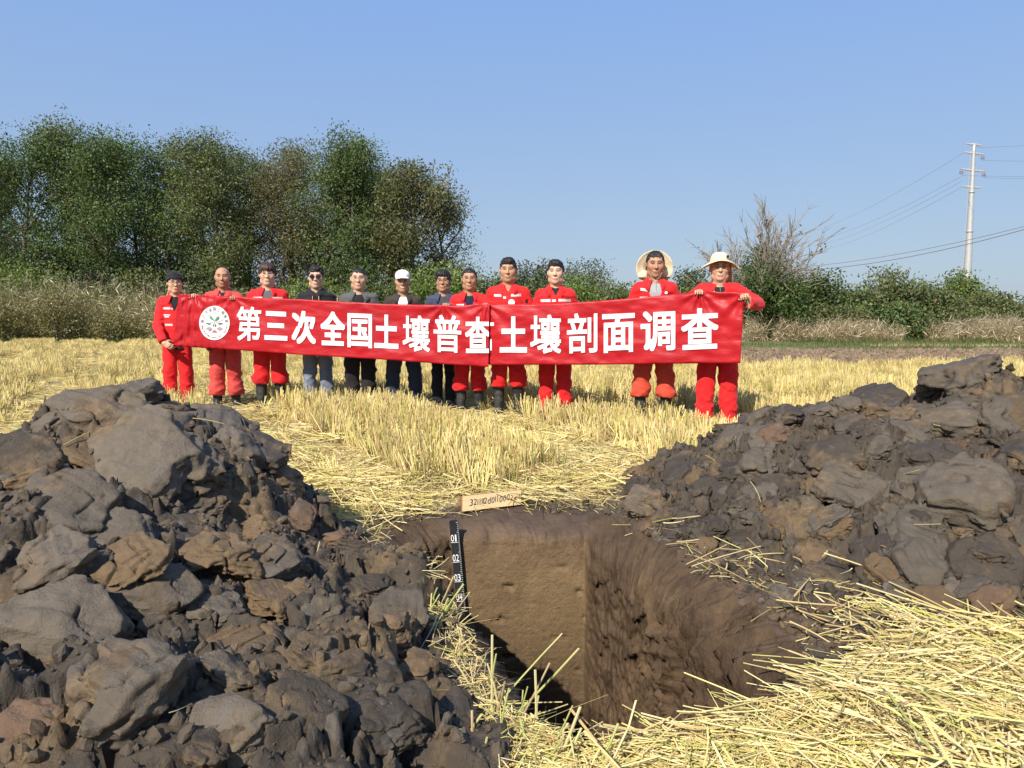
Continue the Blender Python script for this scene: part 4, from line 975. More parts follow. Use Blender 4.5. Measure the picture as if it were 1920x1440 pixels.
# ---------------------------------------------------------------- people
class Field:
    """distance field on a grid, shapes melt together"""
    def __init__(s, lo, hi, vox):
        s.xs = np.arange(lo[0], hi[0] + vox, vox); s.ys = np.arange(lo[1], hi[1] + vox, vox); s.zs = np.arange(lo[2], hi[2] + vox, vox)
        s.X, s.Y, s.Z = [a.astype(np.float32) for a in np.meshgrid(s.xs, s.ys, s.zs, indexing='ij')]; s.D = np.full(s.X.shape, 9.0, dtype=np.float32)
        s.P = np.stack([s.X, s.Y, s.Z], -1)
    def cap(s, a, b, ra, rb, sy=1.0):
        a = np.array(a, float); b = np.array(b, float); q = np.array([1, 1 / sy, 1])
        ba = (b - a) * q; px, py, pz = s.X - a[0], (s.Y - a[1]) / sy, s.Z - a[2]
        t = np.clip((px * ba[0] + py * ba[1] + pz * ba[2]) / max((ba ** 2).sum(), 1e-9), 0, 1)
        d = np.sqrt((px - t * ba[0]) ** 2 + (py - t * ba[1]) ** 2 + (pz - t * ba[2]) ** 2) - (ra + (rb - ra) * t)
        return d * min(1, sy) if sy < 1 else d
    def ell(s, c, r):
        x, y, z = s.X - c[0], s.Y - c[1], s.Z - c[2]
        k0 = np.sqrt((x / r[0]) ** 2 + (y / r[1]) ** 2 + (z / r[2]) ** 2); k1 = np.sqrt((x / r[0] ** 2) ** 2 + (y / r[1] ** 2) ** 2 + (z / r[2] ** 2) ** 2)
        return k0 * (k0 - 1) / np.maximum(k1, 1e-6)
    def add(s, d, k=0.03):
        h = np.clip(0.5 + 0.5 * (d - s.D) / k, 0, 1); s.D = d * (1 - h) + s.D * h - k * h * (1 - h); return s
    def cut(s, d, k=0.008):
        d = -d; h = np.clip(0.5 - 0.5 * (d - s.D) / k, 0, 1); s.D = d * (1 - h) + s.D * h + k * h * (1 - h); return s
    def mesh(s): return surface_nets(s.D, s.xs, s.ys, s.zs)
def fabric(name, c, rough=0.8, var=0.14):
    m = Mat(name, rough, 0.2); o = m.coord('Object')
    n = m.noise(o, 9, 5, 0.6); a = tuple(x * (1 - var) for x in c); b = tuple(min(1, x * (1 + var)) for x in c)
    m.color(m.ramp(n, [(0.3, a), (0.7, b)])); m.bump(m.noise(o, 24, 4, 0.6, 0.6), 0.35, 0.012); m.b.inputs['Sheen Weight'].default_value = 0.08
    return m.m
FM = {}
def fab(c, rough=0.8):
    k = tuple(round(x, 4) for x in c) + (rough,)
    if k not in FM: FM[k] = fabric('fabric', c, rough)
    return FM[k]
RED, RED_F, RED_O = (0.62, 0.016, 0.018), (0.52, 0.060, 0.050), (0.56, 0.065, 0.035)
BLACK, CHAR, BROWN, NAVY, JEAN, JEAN_D = (0.014, 0.014, 0.016), (0.085, 0.085, 0.083), (0.045, 0.032, 0.026), (0.045, 0.055, 0.095), (0.16, 0.18, 0.22), (0.030, 0.040, 0.062)
M_SKIN = Mat('skin', 0.55, 0.35); M_SKIN.color(M_SKIN.attr('Col')); M_SKIN.b.inputs['Subsurface Weight'].default_value = 0.06; M_SKIN.b.inputs['Subsurface Radius'].default_value = (0.01, 0.004, 0.002); M_SKIN.bump(M_SKIN.noise(M_SKIN.coord('Object'), 160, 3), 0.08, 0.002); M_SKIN = M_SKIN.m
def rubber():
    m = Mat('boot_rubber', 0.42, 0.5); o = m.coord('Object'); n = m.noise(o, 14, 5, 0.65)
    m.color(m.ramp(n, [(0.45, (0.018, 0.019, 0.020)), (0.62, (0.035, 0.034, 0.032)), (0.8, (0.12, 0.10, 0.075))])); m.put(m.b.inputs['Roughness'], m.maprange(n, 0.4, 0.7, 0.34, 0.8)); return m.m
M_BOOT = rubber()
M_REFLECT = simple('reflective_tape', (0.62, 0.58, 0.56), 0.35, 0.6, 0.08, 40)
M_FRAME = simple('glasses_frame', (0.03, 0.026, 0.024), 0.35, 0.5, 0.1)
M_LENS = simple('dark_lens', (0.008, 0.008, 0.010), 0.12, 0.6, 0.1)
M_WIRE = simple('thin_metal_frame', (0.22, 0.19, 0.16), 0.3, 0.6, 0.1)
def hair_mat(name, c):
    m = Mat(name, 0.5, 0.4); o = m.coord('Object', (60, 60, 12)); n = m.noise(o, 3, 4, 0.6)
    m.color(m.ramp(n, [(0.3, tuple(x * 0.6 for x in c)), (0.7, tuple(x * 1.5 for x in c))])); m.bump(n, 0.6, 0.006); return m.m
M_HAIR = hair_mat('black_hair', (0.012, 0.010, 0.009)); M_HAIRB = hair_mat('brown_hair', (0.045, 0.022, 0.015)); M_HAIRG = hair_mat('greying_hair', (0.05, 0.045, 0.042))
M_STRAWHAT = simple('beige_hat_cloth', (0.62, 0.53, 0.36), 0.85, 0.2, 0.08, 20, 0.3, 160)
M_WHITE = simple('white_cotton', (0.80, 0.78, 0.74), 0.8, 0.2, 0.04, 20)
M_BADGE = simple('badge_enamel', (0.8, 0.78, 0.76), 0.4, 0.4, 0.04, 20)

def ik(S, W, l1, l2, pole):
    S, W, pole = [np.array(q, float) for q in (S, W, pole)]; d = W - S; D = np.linalg.norm(d); D2 = min(D, (l1 + l2) * 0.995); d = d / D
    a = (l1 ** 2 - l2 ** 2 + D2 ** 2) / (2 * D2); h = math.sqrt(max(l1 ** 2 - a * a, 0)); p = pole - d * (pole @ d); p /= np.linalg.norm(p)
    return S + d * a + p * h, S + d * D2
def hand_shell(W, f, n, side, curl=(0.5, 0.7, 0.5), scale=1.0):
    """palm, four curled fingers and a thumb grown as one surface; f: finger direction, n: way the palm faces, side: +1 or -1 for the thumb"""
    f = np.array(f, float); f /= np.linalg.norm(f); n = np.array(n, float); n -= f * (n @ f); n /= np.linalg.norm(n); s_ = np.cross(f, n) * side
    G = Field((-0.07, -0.055, -0.05), (0.075, 0.115, 0.20), 0.0048)   # x: thumb side, y: palm normal, z: finger direction
    G.add(G.ell((0.0, 0.0, 0.048), (0.042, 0.017, 0.056)), 0.01); G.add(G.cap((0, 0, -0.05), (0, 0, 0.02), 0.027, 0.026), 0.02)
    for i, (o, ln) in enumerate(((0.030, 0.92), (0.0105, 1.0), (-0.0095, 0.95), (-0.0285, 0.76))):
        p = np.array([o, 0.0, 0.088 - abs(o - 0.008) * 0.25]); ang = 0.0
        for L, c in zip((0.042 * ln, 0.027 * ln, 0.021 * ln), curl):
            ang += c; q = p + np.array([o * 0.04, math.sin(ang) * L, math.cos(ang) * L]); G.add(G.cap(p, q, 0.0092, 0.0085), 0.004); p = q
    b = np.array([0.034, 0.004, 0.022]); m1 = b + np.array([0.024, 0.016, 0.026]); t1 = m1 + np.array([0.002, 0.022, 0.024])
    G.add(G.cap(b, m1, 0.014, 0.0105), 0.012); G.add(G.cap(m1, t1, 0.0105, 0.0085), 0.005)
    V, F = G.mesh(); V = V * scale
    if np.linalg.det(np.array([s_, n, f])) < 0: F = F[:, ::-1]
    return np.array(W) + V[:, 0:1] * s_ + V[:, 1:2] * n + V[:, 2:3] * f, F

def head_shell(cfg):
    seed = cfg['seed']; rg = np.random.default_rng(seed)
    w = cfg.get('face', 1.0) * 1.05; G = Field((-0.10, -0.13, -0.24), (0.10, 0.12, 0.135), 0.0048)
    G.add(G.ell((0, 0.012, 0.030), (0.075 * w, 0.094, 0.090)), 0.01)
    G.add(G.ell((0, -0.022, -0.035), (0.061 * w, 0.066, 0.084)), 0.03)
    G.add(G.ell((0, -0.058, -0.098), (0.027 * w, 0.022, 0.022)), 0.03)
    for sx in (-1, 1):
        G.add(G.ell((sx * 0.040 * w, -0.052, -0.018), (0.026, 0.026, 0.026)), 0.03)
        G.add(G.ell((sx * 0.055 * w, -0.012, -0.075), (0.018, 0.03, 0.026)), 0.03)
        G.add(G.ell((sx * 0.077 * w, 0.012, 0.000), (0.010, 0.019, 0.031)), 0.006)
    G.add(G.cap((-0.040, -0.076, 0.034), (0.040, -0.076, 0.034), 0.012, 0.012), 0.022)
    for sx in (-1, 1): G.cut(G.ell((sx * 0.031, -0.098, 0.011), (0.021, 0.014, 0.011)), 0.012)
    for sx in (-1, 1): G.add(G.ell((sx * 0.031, -0.074, 0.011), (0.014, 0.012, 0.011)), 0.004)
    G.add(G.cap((0, -0.082, 0.022), (0, -0.103, -0.026), 0.007, 0.012), 0.012)
    for sx in (-1, 1): G.add(G.ell((sx * 0.012, -0.094, -0.028), (0.008, 0.009, 0.007)), 0.008)
    G.add(G.cap((-0.017, -0.084, -0.060), (0.017, -0.084, -0.060), 0.007, 0.007), 0.008); G.add(G.cap((-0.013, -0.083, -0.071), (0.013, -0.083, -0.071), 0.008, 0.008), 0.008)
    G.add(G.cap((0, 0.012, -0.06), (0, 0.022, -0.24), 0.053 * w, 0.060 * w), 0.03)
    V, F = G.mesh()
    x, y, z = np.abs(V[:, 0]), V[:, 1], V[:, 2]
    base = np.array(cfg['skin']); C = np.repeat(base[None], len(V), 0) * (1 + 0.06 * fbm(V * 40, 3, seed))[:, None]
    front = y < -0.055
    rosy = np.exp(-(((x - 0.036) / 0.02) ** 2 + ((z + 0.02) / 0.02) ** 2)) * front; C = C * (1 - rosy[:, None] * np.array([0.0, 0.10, 0.12]))
    lips = front & (x < 0.023) & (np.abs(z + 0.0655) < 0.0105 - 0.004 * (x / 0.023)); C[lips] = base * np.array([0.88, 0.66, 0.64])
    mouth = front & (x < 0.021) & (np.abs(z + 0.0655) < 0.003); C[mouth] = base * 0.5
    if cfg.get('smile'): t_ = front & (x < 0.018) & (np.abs(z + 0.066) < 0.004); C[t_] = (0.52, 0.45, 0.38)
    eye = front & (((x - 0.031) / 0.0155) ** 2 + ((z - 0.011) / (0.0048 if cfg.get('squint') else 0.006)) ** 2 < 1); C[eye] = (0.035, 0.024, 0.02)
    lid = front & (((x - 0.031) / 0.020) ** 2 + ((z - 0.013) / 0.011) ** 2 < 1) & ~eye; C[lid] = C[lid] * 0.74
    brow = front & (x > 0.012) & (x < 0.051) & (np.abs(z - (0.036 - 0.010 * ((x - 0.03) / 0.03) ** 2)) < 0.0052); C[brow] = C[brow] * 0.25 + np.array([0.012, 0.01, 0.009])
    if cfg.get('stubble'): st = (z < -0.045) & (y < -0.03) & (z > -0.12) & ~lips; C[st] = C[st] * np.array([0.85, 0.84, 0.86])
    return V, F, C

def skull_shell(G, t): 
    G.add(G.ell((0, 0.012, 0.030), (0.075 + t, 0.094 + t, 0.090 + t)), 0.004); return G
def hair_part(cfg, mat):
    style = cfg.get('hair', 'short'); sd = cfg['seed']
    G = Field((-0.12, -0.15, -0.12), (0.12, 0.15, 0.17), 0.0055); t = {'short': 0.012, 'crop': 0.008, 'bowl': 0.019, 'fringe': 0.016}[style]
    skull_shell(G, t)
    if style == 'short': G.add(G.ell((0, -0.028, 0.098), (0.060, 0.062, 0.034)), 0.03)
    if style == 'bowl': G.add(G.ell((0, -0.02, 0.075), (0.082, 0.085, 0.055)), 0.03)
    if style == 'fringe': G.add(G.ell((-0.01, -0.03, 0.09), (0.068, 0.070, 0.038)), 0.03)
    ph = np.arctan2(G.X, G.Y)
    G.D = G.D + 0.007 * noise3(np.stack([ph * 14, G.Z * 30, G.Y * 30], -1), sd) + 0.004 * fbm(G.P * 60, 2, sd + 1)
    front = {'short': 0.064, 'crop': 0.068, 'bowl': 0.040, 'fringe': 0.050}[style]
    yy = G.Y; zc = np.interp(yy, [-0.09, -0.055, -0.03, -0.005, 0.02, 0.05, 0.12], [front, front, front * 0.75, -0.004, 0.016, -0.05, -0.066])
    zc = zc + 0.012 * noise3(np.stack([G.X * 70, G.Y * 20, 0 * G.X], -1), sd + 3)
    zc = np.where((yy < -0.03) & (np.abs(G.X) > 0.055), zc - 0.02, zc)
    G.cut(G.Z - zc + 0.0 if False else -(zc - G.Z) * -1, 0.004) if False else None
    G.D = np.maximum(G.D, (zc - G.Z) * 0.7)
    V, F = G.mesh(); return V, F
def shell_part(t, zc_pts, seed, bulge=None, amp=0.002):
    G = Field((-0.13, -0.16, -0.13), (0.13, 0.16, 0.20), 0.006); skull_shell(G, t)
    if bulge: G.add(G.ell(*bulge), 0.03)
    G.D = G.D + amp * fbm(G.P * 25, 3, seed)
    zc = np.interp(G.Y, zc_pts[0], zc_pts[1]); G.D = np.maximum(G.D, (zc - G.Z) * 0.8)
    return G.mesh()

def decal(bvh, pts_uv, outline, name, mat, parent, off=0.004, n=8):
    """thin patch laid on the front of a garment: outline gives (x,z) rows; cast from the front"""
    (x0, x1, z0, z1) = outline; V, ok = [], []
    nx = max(3, n); nz = 4
    for j in range(nz):
        for i in range(nx):
            x = x0 + (x1 - x0) * i / (nx - 1); z = z0 + (z1 - z0) * j / (nz - 1) + pts_uv * (i / (nx - 1) - 0.5)
            h = bvh.ray_cast(Vector((x, -1, z)), Vector((0, 1, 0)))
            V.append((x, h[0].y - off, z) if h[0] is not None else (x, 0, z)); ok.append(h[0] is not None and h[0].y < 0.05)
    F = []
    for j in range(nz - 1):
        for i in range(nx - 1):
            q = [j * nx + i, j * nx + i + 1, (j + 1) * nx + i + 1, (j + 1) * nx + i]
            if all(ok[k] for k in q): F.append(q)
    if not F: return None
    return obj(name, mesh_from(name, V, np.array(F)), mat, parent)

def ring(cx, cy, cz, rx, rz, mb, rad, n=18, sq=2.6):
    pts = []
    for i in range(n + 1):
        a = i / n * 2 * math.pi; c, s = math.cos(a), math.sin(a)
        pts.append((cx + rx * abs(c) ** (2 / sq) * (1 if c >= 0 else -1), cy, cz + rz * abs(s) ** (2 / sq) * (1 if s >= 0 else -1)))
    mb.tube(pts, rad, 5, caps=False)

def person(cfg):
    px, top, H = cfg['px'], cfg['top'], cfg['H']
    d = ray(px, top); t = (H - CAM_H) / d[2]; P = CAMP + d * t
    X, Y = float(P[0]), float(P[1]); s = H / cfg.get('tall', 1.75)
    rz = math.atan2(-X, Y) * cfg.get('turn', 0.7)
    gz = float(ground_z(np.array(X), np.array(Y)))
    root = empty('person', (X, Y, gz), rz, cfg['label'], 'person', None); root.scale = (s, s, s)
    def local(w):
        v = np.array(w) - np.array([X, Y, gz]); c, q = math.cos(-rz), math.sin(-rz); return np.array([v[0] * c - v[1] * q, v[0] * q + v[1] * c, v[2]]) / s
    sd = cfg['seed']; b = cfg.get('bulk', 1.0)
    # ---- arms
    arms = {}
    for sx in (-1, 1):
        sh = cfg.get('shrug', 0.0); S = np.array([sx * 0.160 * b, 0.012, 1.378 + sh]); spec = cfg.get('hands', {}).get(sx)
        if spec is None:
            W = np.array([sx * 0.215 * b, -0.06, 0.88]); E, W = ik(S, W, 0.285, 0.26, (sx * 0.6, 0.8, 0)); arms[sx] = (S, E, W, (0, -0.15, -1), (-sx, 0, 0), (0.3, 0.4, 0.3))
        else:
            hx, hy, f, n, curl, pole, dep = spec
            T = banner_pt(hx, hy, 0.0); T = T + np.array([0, dep, 0]); T = local(T)
            fv = np.array(f, float); fv /= np.linalg.norm(fv); W = T - fv * 0.085
            am = cfg.get('arm', 1.0); E, W = ik(S, W, 0.285 * am, 0.26 * am, pole); arms[sx] = (S, E, W, f, n, curl)
    # ---- body: one mesh
    Bd = MB()
    hz = 1.620; hy0 = -0.012; tiltm = np.array(Euler((cfg.get('nod', 0.0), 0.0, cfg.get('look', 0.0))).to_matrix())
    V, F, C = head_shell(cfg)
    k = smoothstep(-0.20, -0.09, V[:, 2])[:, None]; Vr = V @ tiltm.T; V = V * (1 - k) + Vr * k
    V = V * 1.07; Bd.add(V + np.array([0, hy0, hz]), F); Bd.c[-1] = C
    G = Field((-0.55, -0.62, 0.03), (0.55, 0.24, 1.50), 0.026)
    G.add(G.cap((0, 0, 0.95), (0, 0, 1.34), 0.115, 0.12, 0.62), 0.04); G.add(G.cap((0, 0.02, 1.36), (0, 0.02, 1.47), 0.06, 0.045), 0.03)
    for sx in (-1, 1):
        S, E, W, f, n, curl = arms[sx]; G.add(G.cap((0, 0.01, 1.36), S, 0.05, 0.045), 0.03); G.add(G.cap(S, E, 0.042, 0.036), 0.03); G.add(G.cap(E, W, 0.036, 0.024), 0.02)
        lx = cfg.get('stance', 0.092); G.add(G.cap((sx * 0.075, 0, 0.92), (sx * lx, 0, 0.5), 0.062, 0.045), 0.03); G.add(G.cap((sx * lx, 0, 0.5), (sx * (lx + 0.015), 0.01, 0.08), 0.042, 0.032), 0.02)
    V, F = G.mesh(); Bd.add(V, F, cfg['skin'])
    for sx in (-1, 1):
        S, E, W, f, n, curl = arms[sx]; V, F = hand_shell(W, f, n, (1 if sx < 0 else -1) * cfg.get('thumb', {}).get(sx, 1), curl); Bd.add(V, F, np.array(cfg['skin']) * np.array([0.98, 0.92, 0.9]))
    Bd.build('body', M_SKIN, root, True)
    # ---- jacket
    jk = cfg['jacket']; jmat = fab(jk['c'], jk.get('rough', 0.75)); hem = jk.get('hem', 0.80)
    ext = max([0.30] + [max(abs(a[1][0]), abs(a[2][0])) for a in arms.values()]) + 0.09; yf = min([-0.22] + [min(a[1][1], a[2][1]) for a in arms.values()]) - 0.09
    G = Field((-ext, yf, min(hem, 0.74)), (ext, 0.22, 1.53), 0.0128)
    G.add(G.cap((0, 0.0, 1.08), (0, 0.0, 1.31), 0.158 * b, 0.158 * b, 0.72), 0.04); G.add(G.cap((0, 0, 0.76), (0, 0, 1.08), 0.165 * b, 0.158 * b, 0.74), 0.05)
    for sx in (-1, 1): G.add(G.cap((sx * 0.03, 0.016, 1.432), (sx * 0.138 * b, 0.012, 1.380 + sh), 0.050, 0.060), 0.05)
    G.add(G.cap((0, 0.016, 1.40), (0, 0.02, 1.455), 0.078, 0.062), 0.03)
    for sx in (-1, 1):
        S, E, W = arms[sx][:3]; G.add(G.cap(S, E, 0.066, 0.058), 0.035); Wc = W - (W - E) / np.linalg.norm(W - E) * 0.015; G.add(G.cap(E, Wc, 0.060, 0.050), 0.02)
    if jk.get('hood'): G.add(G.ell((0, 0.07, 1.455), (0.12, 0.075, 0.055)), 0.03); G.add(G.cap((-0.085, 0.01, 1.46), (-0.03, -0.085, 1.40), 0.036, 0.024), 0.02); G.add(G.cap((0.085, 0.01, 1.46), (0.03, -0.085, 1.40), 0.036, 0.024), 0.02)
    fold = 0.013 * fbm(G.P * np.array([7, 7, 11.0]), 3, sd + 11) + 0.012 * np.abs(fbm(G.P * np.array([5, 5, 20.0]) + 0.5 * G.P[..., [2, 0, 1]] * 8, 2, sd + 12))
    G.D = G.D - fold * smoothstep(1.47, 1.40, G.Z)
    zv, wv = jk.get('v', (1.30, 0.45)); ww = np.clip((G.Z - zv) * wv, -0.02, 0.075); G.D = np.maximum(G.D, -np.maximum(np.abs(G.X) - ww, G.Y + 0.01))
    G.D = np.maximum(G.D, -G.cap((0, 0.012, 1.39), (0, 0.0, 1.65), 0.058, 0.066)); G.D = np.maximum(G.D, hem - G.Z)
    for sx in (-1, 1):                                   # open cuffs
        S, E, W = arms[sx][:3]; dv = (W - E) / np.linalg.norm(W - E); pl = (G.X - W[0]) * dv[0] + (G.Y - W[1]) * dv[1] + (G.Z - W[2]) * dv[2]
        nearw = ((G.X - W[0]) ** 2 + (G.Y - W[1]) ** 2 + (G.Z - W[2]) ** 2) < 0.10 ** 2
        G.D = np.where(nearw, np.maximum(G.D, pl - 0.004), G.D)
    V, F = G.mesh(); jme = mesh_from('jacket', V, F); jo = obj('jacket', jme, jmat, root)
    bvh = BVHTree.FromPolygons([tuple(v) for v in V], [tuple(int(q) for q in f) for f in F])
    # ---- shirt seen in the opening
    if cfg.get('shirt') is not None:
        G = Field((-0.15, -0.20, 1.10), (0.15, 0.12, 1.53), 0.010); G.add(G.cap((0, 0, 1.08), (0, 0, 1.31), 0.145 * b, 0.145 * b, 0.72), 0.04); G.add(G.cap((-0.08, 0.012, 1.375), (0.08, 0.012, 1.375), 0.058, 0.058), 0.05); G.add(G.cap((0, 0.016, 1.40), (0, 0.012, 1.47 + cfg.get('neckup', 0)), 0.074, 0.066), 0.03)
        G.D = G.D - 0.005 * fbm(G.P * 14, 3, sd + 5)
        G.D = np.maximum(G.D, -G.cap((0, 0.01, 1.42), (0, -0.01, 1.65), 0.050, 0.060)); G.D = np.maximum(G.D, G.Z - (1.455 + cfg.get('neckup', 0) + 0.35 * G.Y)); G.D = np.maximum(G.D, 1.12 - G.Z)
        V, F = G.mesh(); obj('shirt', mesh_from('shirt', V, F), fab(cfg['shirt']), root)
    # ---- collar flaps
    if jk.get('collar', True):
        cs = jk.get('collar_size', 1.0); rows = []
        ph = np.linspace(-2.72, 2.72, 41)
        for a in ph:
            fr = (1 - math.cos(a)) / 2; tip = smoothstep(2.0, 2.6, abs(a))
            r1x, r1y = 0.069, 0.068; base = np.array([r1x * math.sin(a), 0.012 + r1y * math.cos(a), 1.500 - 0.040 * fr])
            o1 = np.array([0.088 * math.sin(a), 0.014 + 0.088 * math.cos(a), 1.502 - 0.05 * fr])
            o2 = np.array([(0.122 * cs) * math.sin(a) * (1 + 0.25 * tip), 0.014 + 0.135 * math.cos(a) - 0.004, 1.458 - 0.060 * fr - 0.045 * cs * tip])
            rows.append([base, o1, (o1 + o2) / 2 + np.array([0.004 * math.sin(a), 0.004 * math.cos(a), 0.004]), o2])
        V = np.array(rows).reshape(-1, 3); n_ = len(ph); F = np.array([[i * 4 + j, i * 4 + j + 1, (i + 1) * 4 + j + 1, (i + 1) * 4 + j] for i in range(n_ - 1) for j in range(3)])
        co = obj('collar', mesh_from('collar', V, F), jmat, jo); so = co.modifiers.new('cloth', 'SOLIDIFY'); so.thickness = 0.007; so.offset = 0
    for dc in jk.get('strips', ()):
        x0, x1, z, w_ = dc[:4]; decal(bvh, dc[4] if len(dc) > 4 else 0.0, (x0, x1, z - w_ / 2, z + w_ / 2), 'reflective_strip', M_REFLECT, jo)
    for (x, z, rr_) in jk.get('badges', ()):
        V = []; n_ = 16; h = bvh.ray_cast(Vector((x, -1, z)), Vector((0, 1, 0)))
        if h[0] is not None:
            V = [(x, h[0].y - 0.008, z)] + [(x + rr_ * math.cos(i / n_ * 6.2832), h[0].y - 0.006, z + rr_ * math.sin(i / n_ * 6.2832)) for i in range(n_)]
            obj('badge', mesh_from('badge', V, np.array([[0, 1 + i, 1 + (i + 1) % n_] for i in range(n_)])), M_BADGE, jo)
    for (x0, x1, z0, z1, c) in jk.get('patches', ()):
        decal(bvh, 0, (x0, x1, z0, z1), 'patch', fab(c), jo, 0.005, 5)
    if jk.get('placket'): decal(bvh, 0, (-0.012, 0.014, hem + 0.02, zv - 0.005), 'zip_placket', jmat, jo, 0.006, 4)
    for (pts, c, r_) in jk.get('cords', ()):
        mb = MB(); Q = []
        for (x, z) in pts:
            h = bvh.ray_cast(Vector((x, -1, z)), Vector((0, 1, 0))); Q.append((x, (h[0].y if h[0] is not None else -0.12) - 0.010, z))
        mb.tube(np.array(Q), r_, 5); mb.build('cord', fab(c), jo, True)
    # ---- trousers
    tr = cfg['trousers']; zc = tr.get('cuff', 0.03); lx = cfg.get('stance', 0.092); wd = tr.get('wide', 1.0)
    G = Field((-0.32, -0.22, max(zc - 0.04, 0.0)), (0.32, 0.22, 1.02), 0.0125)
    G.add(G.ell((0, 0, 0.95), (0.172 * b, 0.122 * b, 0.14)), 0.03)
    for sx in (-1, 1):
        hp, kn, an = (sx * 0.083, 0, 0.88), (sx * lx, -0.012, 0.50), (sx * (lx + 0.015), 0.008, max(zc, 0.06))
        G.add(G.cap(hp, kn, 0.104 * b, 0.084 * wd), 0.016); G.add(G.cap(kn, an, 0.084 * wd, 0.078 * wd * tr.get('flare', 1.0)), 0.012)
        if zc > 0.15: G.add(G.ell((sx * (lx + 0.012), -0.004, zc + 0.06), (0.080 * wd, 0.086 * wd, 0.10)), 0.05)
    low = smoothstep(0.62, 0.15, G.Z); kn_ = np.exp(-((G.Z - 0.5) / 0.09) ** 2)
    sg = np.where(G.X < 0, -1.0, 1.0); ph1 = G.Z + 0.55 * G.X * sg + 0.25 * G.Y; ph2 = G.Z * 0.8 - 0.7 * G.X * sg + 0.3 * G.Y
    rid = lambda p_, fr, s_: (1 - np.abs(noise3(np.stack([G.X * 4 + sg * 3, G.Y * 5, p_ * fr], -1), s_))) ** 3
    crease = (0.004 + 0.013 * low + 0.008 * kn_) * (rid(ph1, 10, sd + 24) + rid(ph2, 12, sd + 25) - 0.7)
    fold = crease + (0.006 + 0.008 * low + 0.006 * kn_) * fbm(G.P * np.array([6, 6, 15.0]) + (G.X * 9)[..., None] * np.array([0, 0, 0.6]), 3, sd + 21) + (0.003 + 0.005 * low) * (np.abs(noise3(G.P * np.array([4, 4, 17.0]) + (np.abs(G.X) * 11)[..., None] * np.array([0, 0, 1.0]), sd + 22)) - 0.3)
    G.D = np.maximum(G.D - fold, zc - 0.012 - G.Z + 0.012 * noise3(G.P * 18, sd + 23))
    gap = np.maximum(np.abs(G.X + 0.008 * noise3(G.P * np.array([0, 0, 7.0]), sd)) - (0.003 + 0.010 * smoothstep(0.70, 0.35, G.Z)), G.Z - 0.76); G.D = np.maximum(G.D, -gap)
    V, F = G.mesh(); to = obj('trousers', mesh_from('trousers', V, F), fab(tr['c'], 0.8), root)
    if cfg.get('belt'):
        G = Field((-0.26, -0.19, hem - 0.055), (0.26, 0.19, hem + 0.02), 0.011); G.add(G.cap((0, 0, 0.7), (0, 0, 0.95), 0.176 * b, 0.172 * b, 0.74), 0.02); G.D = np.maximum(G.D, np.maximum(hem - 0.035 - G.Z, G.Z - hem - 0.005)); V, F = G.mesh(); obj('waistband', mesh_from('waistband', V, F), fab(BLACK), root)
    # ---- boots or shoes, one each
    for sx in (-1, 1):
        fx = sx * (lx + 0.015); G = Field((fx - 0.085, -0.25, -0.01), (fx + 0.085, 0.13, 0.42), 0.011); bh = cfg.get('boot', 0.36)
        G.add(G.cap((fx, 0.012, bh), (fx, 0.014, 0.08), 0.066 if bh > 0.2 else 0.05, 0.052), 0.02); G.add(G.cap((fx, 0.03, 0.045), (fx + sx * 0.02, -0.16, 0.038), 0.046, 0.044), 0.03)
        G.D = G.D - 0.004 * noise3(G.P * np.array([8, 8, 26.0]), sd + 31 + sx) * smoothstep(0.08, 0.2, G.Z); G.D = np.maximum(G.D, np.maximum(-G.Z + 0.002, G.Z - bh))
        V, F = G.mesh(); obj('boot' if bh > 0.2 else 'shoe', mesh_from('boot', V, F), M_BOOT, root)
    # ---- head gear; built round the head centre and turned with it
    hm = Matrix.Translation((0, hy0, hz)) @ Matrix([list(r) for r in tiltm]).to_4x4() @ Matrix.Scale(1.07, 4)
    def on_head(name, V, F, mat, parent=root, smooth=True, m=None):
        V = np.array(V) @ np.array((m or hm).to_3x3()).T + np.array((m or hm).to_translation()); return obj(name, mesh_from(name, V, F, smooth), mat, parent)
    hair = cfg.get('hair', 'short')
    if hair: V, F = hair_part(cfg, None); on_head('hair', V, F, cfg.get('hairmat', M_HAIR))
    hg = cfg.get('hat')
    if hg == 'beanie':
        V, F = shell_part(0.017, ([-0.1, -0.05, 0.03, 0.12], [0.052, 0.048, 0.0, -0.045]), sd, ((0, 0.03, 0.085), (0.082, 0.10, 0.066)), 0.006); on_head('beanie', V, F, fab(BLACK))
        mb = MB()
        V, F = shell_part(0.022, ([-0.1, -0.05, 0.03, 0.12], [0.048, 0.044, -0.004, -0.05]), sd + 1, None, 0.003); keep = None
        G = Field((-0.13, -0.16, -0.13), (0.13, 0.16, 0.20), 0.006); skull_shell(G, 0.023); z0 = np.interp(G.Y, [-0.1, -0.05, 0.03, 0.12], [0.046, 0.042, -0.006, -0.05]); G.D = np.maximum(G.D, np.maximum((z0 - G.Z) * 0.8, (G.Z - z0 - 0.036) * 0.8)); V, F = G.mesh(); on_head('beanie_cuff', V, F, fab(BLACK))
    elif hg == 'skullcap':
        G = Field((-0.13, -0.16, -0.13), (0.13, 0.16, 0.20), 0.006); skull_shell(G, 0.012); G.D = np.maximum(G.D, (0.078 - (G.Z * 0.80 + G.Y * 0.60)) * 0.9); V, F = G.mesh(); on_head('cap', V, F, fab(BLACK))
    elif hg == 'cap':
        V, F = shell_part(0.015, ([-0.1, -0.04, 0.12], [0.050, 0.046, 0.018]), sd, ((0, -0.01, 0.085), (0.080, 0.088, 0.056)), 0.002); c_ = on_head('cap', V, F, M_WHITE)
